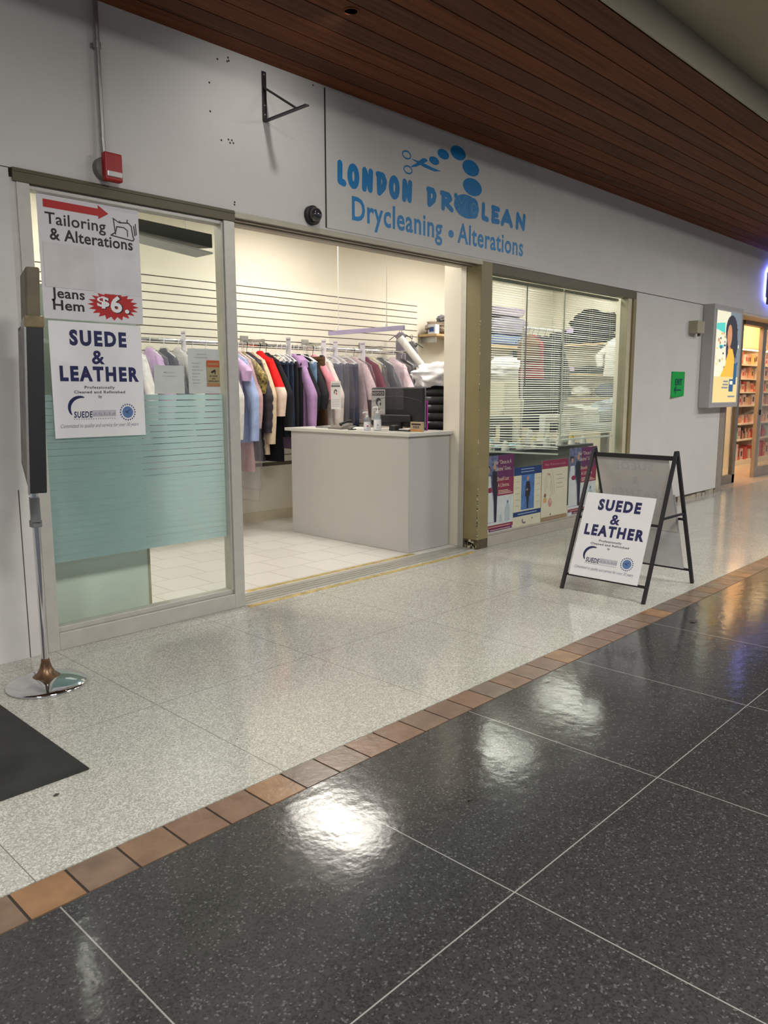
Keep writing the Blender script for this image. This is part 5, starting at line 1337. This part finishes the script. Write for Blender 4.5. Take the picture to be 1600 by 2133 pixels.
# cream cabinet with white duvet bag
t = thing('cabinet', 'tall cream cabinet behind the left blind under the white duvet bag', 'cabinet', (8.8, 2.0, 0))
MB().box(8.40, 9.20, 1.78, 2.25, 0.004, 1.53).build('body', mat('cream cabinet', (.66, .61, .46), .5, var=.02), t, bevel=.004)
MB().box(8.415, 8.795, 1.765, 1.78, .05, 1.51).build('door', mat('cream cabinet', (0, 0, 0)), t); MB().box(8.805, 9.185, 1.765, 1.78, .05, 1.51).build('door', MATS['cream cabinet'], t)
heap('duvet_bag', 'big white plastic wrapped duvet on top of the cream cabinet', 'bedding', (8.8, 2.0, 1.53), (.46, .22, .17), C['bag'], 6.6, .22, 1.9)
heap('clothes_pile', 'bright white folded linen at the pillar edge of the window', 'clothes', (7.68, 1.66, 1.10), (.11, .10, .09), C['white'], 2.9, .2, 1.6)
t = thing('side_table', 'narrow orange tan side table under the white linen', 'table', (7.55, 1.75, 0))
MB().box(7.32, 7.80, 1.55, 1.95, 1.07, 1.10).build('tabletop', tan_wood, t)
for dx in (-.2, .2):
    for dy in (-.17, .17): MB().box(7.56 + dx - .02, 7.56 + dx + .02, 1.75 + dy - .02, 1.75 + dy + .02, .004, 1.07).build('leg', tan_wood, t)
# short rack with dark clothes
RY0, RZ0 = RY, RZ
t = thing('clothes_rack', 'standing steel rack of dark clothes where the two blinds meet', 'clothes rack', (8.45, 1.25, 0))
for xx in (8.02, 8.90): MB().cyl((xx, 1.25, .03), (xx, 1.25, 2.16), .013, 12).cyl((xx, 1.0, .025), (xx, 1.5, .025), .013, 10).build('upright', steel, t)
MB().cyl((8.02, 1.25, 2.15), (8.90, 1.25, 2.15), .013, 12).build('rail', steel, t)
RY, RZ = 1.25, 2.15
TG('jacket', 'short brown fur stole at the pillar side of the standing rack', 'jacket', 8.14, 1.80, gmat('brown fur', (.16, .09, .055), bscale=60), th=.05, hang=hang_k, w=.15)
TG('blouse', 'red top on the standing rack behind the left blind', 'shirt', 8.22, 1.55, gmat('dull red cloth', (.34, .035, .06)), th=.04, w=.16, hang=hang_k)
TG('coat', 'black coat next to the red top on the standing rack', 'coat', 8.34, .95, C['black'], th=.06, sleeve=1.3, hang=hang_k, w=.17, sleeve_out=.03)
TG('coat', 'long black coat in the middle of the standing rack', 'coat', 8.50, .90, C['blk2'], th=.06, sleeve=1.3, hang=hang_k, w=.17, sleeve_out=.03)
TG('coat', 'navy black coat at the window end of the standing rack', 'coat', 8.66, 1.0, C['black'], th=.06, sleeve=1.3, hang=hang_k, w=.17, sleeve_out=.03)
RY, RZ = RY0, RZ0
# sewing table with machine, spools and clutter
t = thing('sewing_table', 'black topped sewing table close behind the left blind', 'sewing table', (7.2, .75, 0))
MB().box(6.05, 8.35, .45, 1.10, .765, .795).build('tabletop', mat('black table laminate', (.03, .03, .032), .4), t, bevel=.004)
MB().box(6.08, 8.32, .50, .515, .10, .765).build('front_panel', mat('brown grey panel', (.16, .145, .12), .5), t)
for xx in (6.15, 8.25):
    for yy in (.55, 1.03): MB().box(xx - .02, xx + .02, yy - .02, yy + .02, .004, .765).build('leg', steel, t)
TZ = .7952
def sewing(label, x, y, rz, col):
    t = thing('sewing_machine', label, 'sewing machine', (x, y, TZ), rz)
    MB().box(-.22, .22, -.085, .085, 0, .045).build('bed', col, t, world=False, bevel=.008)
    MB().box(.13, .21, -.06, .06, .045, .26).build('column', col, t, world=False, bevel=.012)
    MB().box(-.21, .21, -.055, .055, .24, .34).build('arm', col, t, world=False, bevel=.018, bseg=3)
    MB().box(-.21, -.13, -.045, .045, .13, .24).cyl((-.17, 0, .05), (-.17, 0, .13), .006, 8).build('needle_head', col, t, world=False, bevel=.004)
    MB().cyl((.21, 0, .28), (.235, 0, .28), .06, 24).build('hand_wheel', steel, t, world=False)
    MB().cyl((.05, .0, .34), (.05, 0, .40), .004, 8).cyl((.09, 0, .34), (.09, 0, .40), .004, 8).build('spool_pin', steel, t, world=False)
sewing('black sewing machine near the pillar end of the sewing table', 6.95, .82, .1, blackp)
sewing('white sewing machine at the far end of the sewing table', 8.05, .80, -.2, white_p)
scols = [('white', (.8, .8, .8)), ('cream', (.75, .68, .5)), ('sky blue', (.25, .50, .70)), ('orange', (.75, .32, .06)), ('pink', (.75, .35, .42)), ('yellow', (.8, .66, .2)), ('grey', (.35, .35, .36)), ('dark blue', (.04, .06, .2))]
def spool(x, y, r, h, cn, c_):
    t = thing('thread_spool', '%s thread spool on the sewing table behind the left blind' % cn, 'thread spool', (x, y, TZ), group='%s thread spools on the sewing table' % cn)
    MB().lathe([(r * .7, 0), (r, .004), (r * .55, h)], 16, (x, y, TZ)).build('thread', mat('thread ' + cn, c_, .7, var=.05), t)
    MB().lathe([(r * .3, h), (r * .28, h * 1.06)], 12, (x, y, TZ)).build('core', white_p, t)
for q in range(26):
    cn, c_ = scols[(q * 5 + q // 3) % len(scols)]
    spool(6.10 + .0875 * q, .50 + .055 * (q % 3), rnd.uniform(.028, .045), rnd.uniform(.05, .13), cn, c_)
for q, (x_, y_, h_, lab) in enumerate(((7.35, .93, .24, 'tall white cone of thread beside the black sewing machine'), (7.50, .98, .20, 'shorter white cone of thread beside the black sewing machine'), (7.68, .90, .17, 'smallest white cone of thread in the middle of the sewing table'))):
    t = thing('thread_cone', lab, 'thread cone', (x_, y_, TZ)); MB().lathe([(.055, 0), (.055, .01), (.028, h_)], 20, (x_, y_, TZ)).build('thread', white_p, t); MB().lathe([(.012, h_), (.012, h_ + .02)], 10, (x_, y_, TZ)).build('core', steel, t)
heap('clothes_pile', 'crumpled white cloth heaped beside the black sewing machine', 'clothes', (6.55, .90, TZ), (.22, .13, .10), C['white'], 3.4, .3, 2)
heap('clothes_pile', 'sky blue cloth strip lying at the front of the sewing table', 'clothes', (6.75, .65, TZ), (.36, .05, .03), gmat('sky blue cloth', (.30, .52, .68)), 7.4, .3, 2)
# padded table added, teal grey pad standing in for a hazy area; laundry heap
t = thing('padded_table', 'added teal grey cloth covered padded table behind the right blind', 'padded table', (9.4, 1.0, 0))
MB().box(8.98, 10.35, .55, 1.45, .90, .99).build('padded_top', gmat('teal grey pad', (.26, .31, .32)), t, bevel=.02, bseg=3)
for xx in (9.1, 10.2):
    for yy in (.68, 1.32): MB().box(xx - .025, xx + .025, yy - .025, yy + .025, .004, .90).build('leg', steel, t)
heap('clothes_pile', 'pale denim blue laundry heap on the padded table behind the right blind', 'clothes', (9.75, .95, .99), (.34, .26, .17), gmat('pale denim', (.30, .36, .46), var=.3), 5.9, .28, 1.9)
t = thing('white_machine', 'white boxy pressing appliance on the padded table where the blinds meet', 'appliance', (9.2, 1.1, .99))
MB().box(9.0, 9.40, .95, 1.30, .99, 1.10).build('base', white_p, t, bevel=.01); MB().obox((9.01, .96, 1.12), (.38, 0, 0), (0, .33, 0.06), (0, 0, .06)).build('lid', white_p, t, bevel=.01)
# white garment and red card by the window edge
RY, RZ = 1.30, 2.22
t = thing('wall_hook', 'steel arm with hook on the end wall holding a white garment', 'hook', (10.9, 1.3, 2.2)); MB().cyl((10.9, 1.30, 2.22), (10.36, 1.30, 2.22), .01, 8).build('arm', steel, t)
TG('shirt', 'white garment hanging alone at the far window edge behind the right blind', 'shirt', 10.42, 1.62, C['white'], th=.04, sleeve=1.75, hang=hang_w, w=.15)
RY, RZ = RY0, RZ0
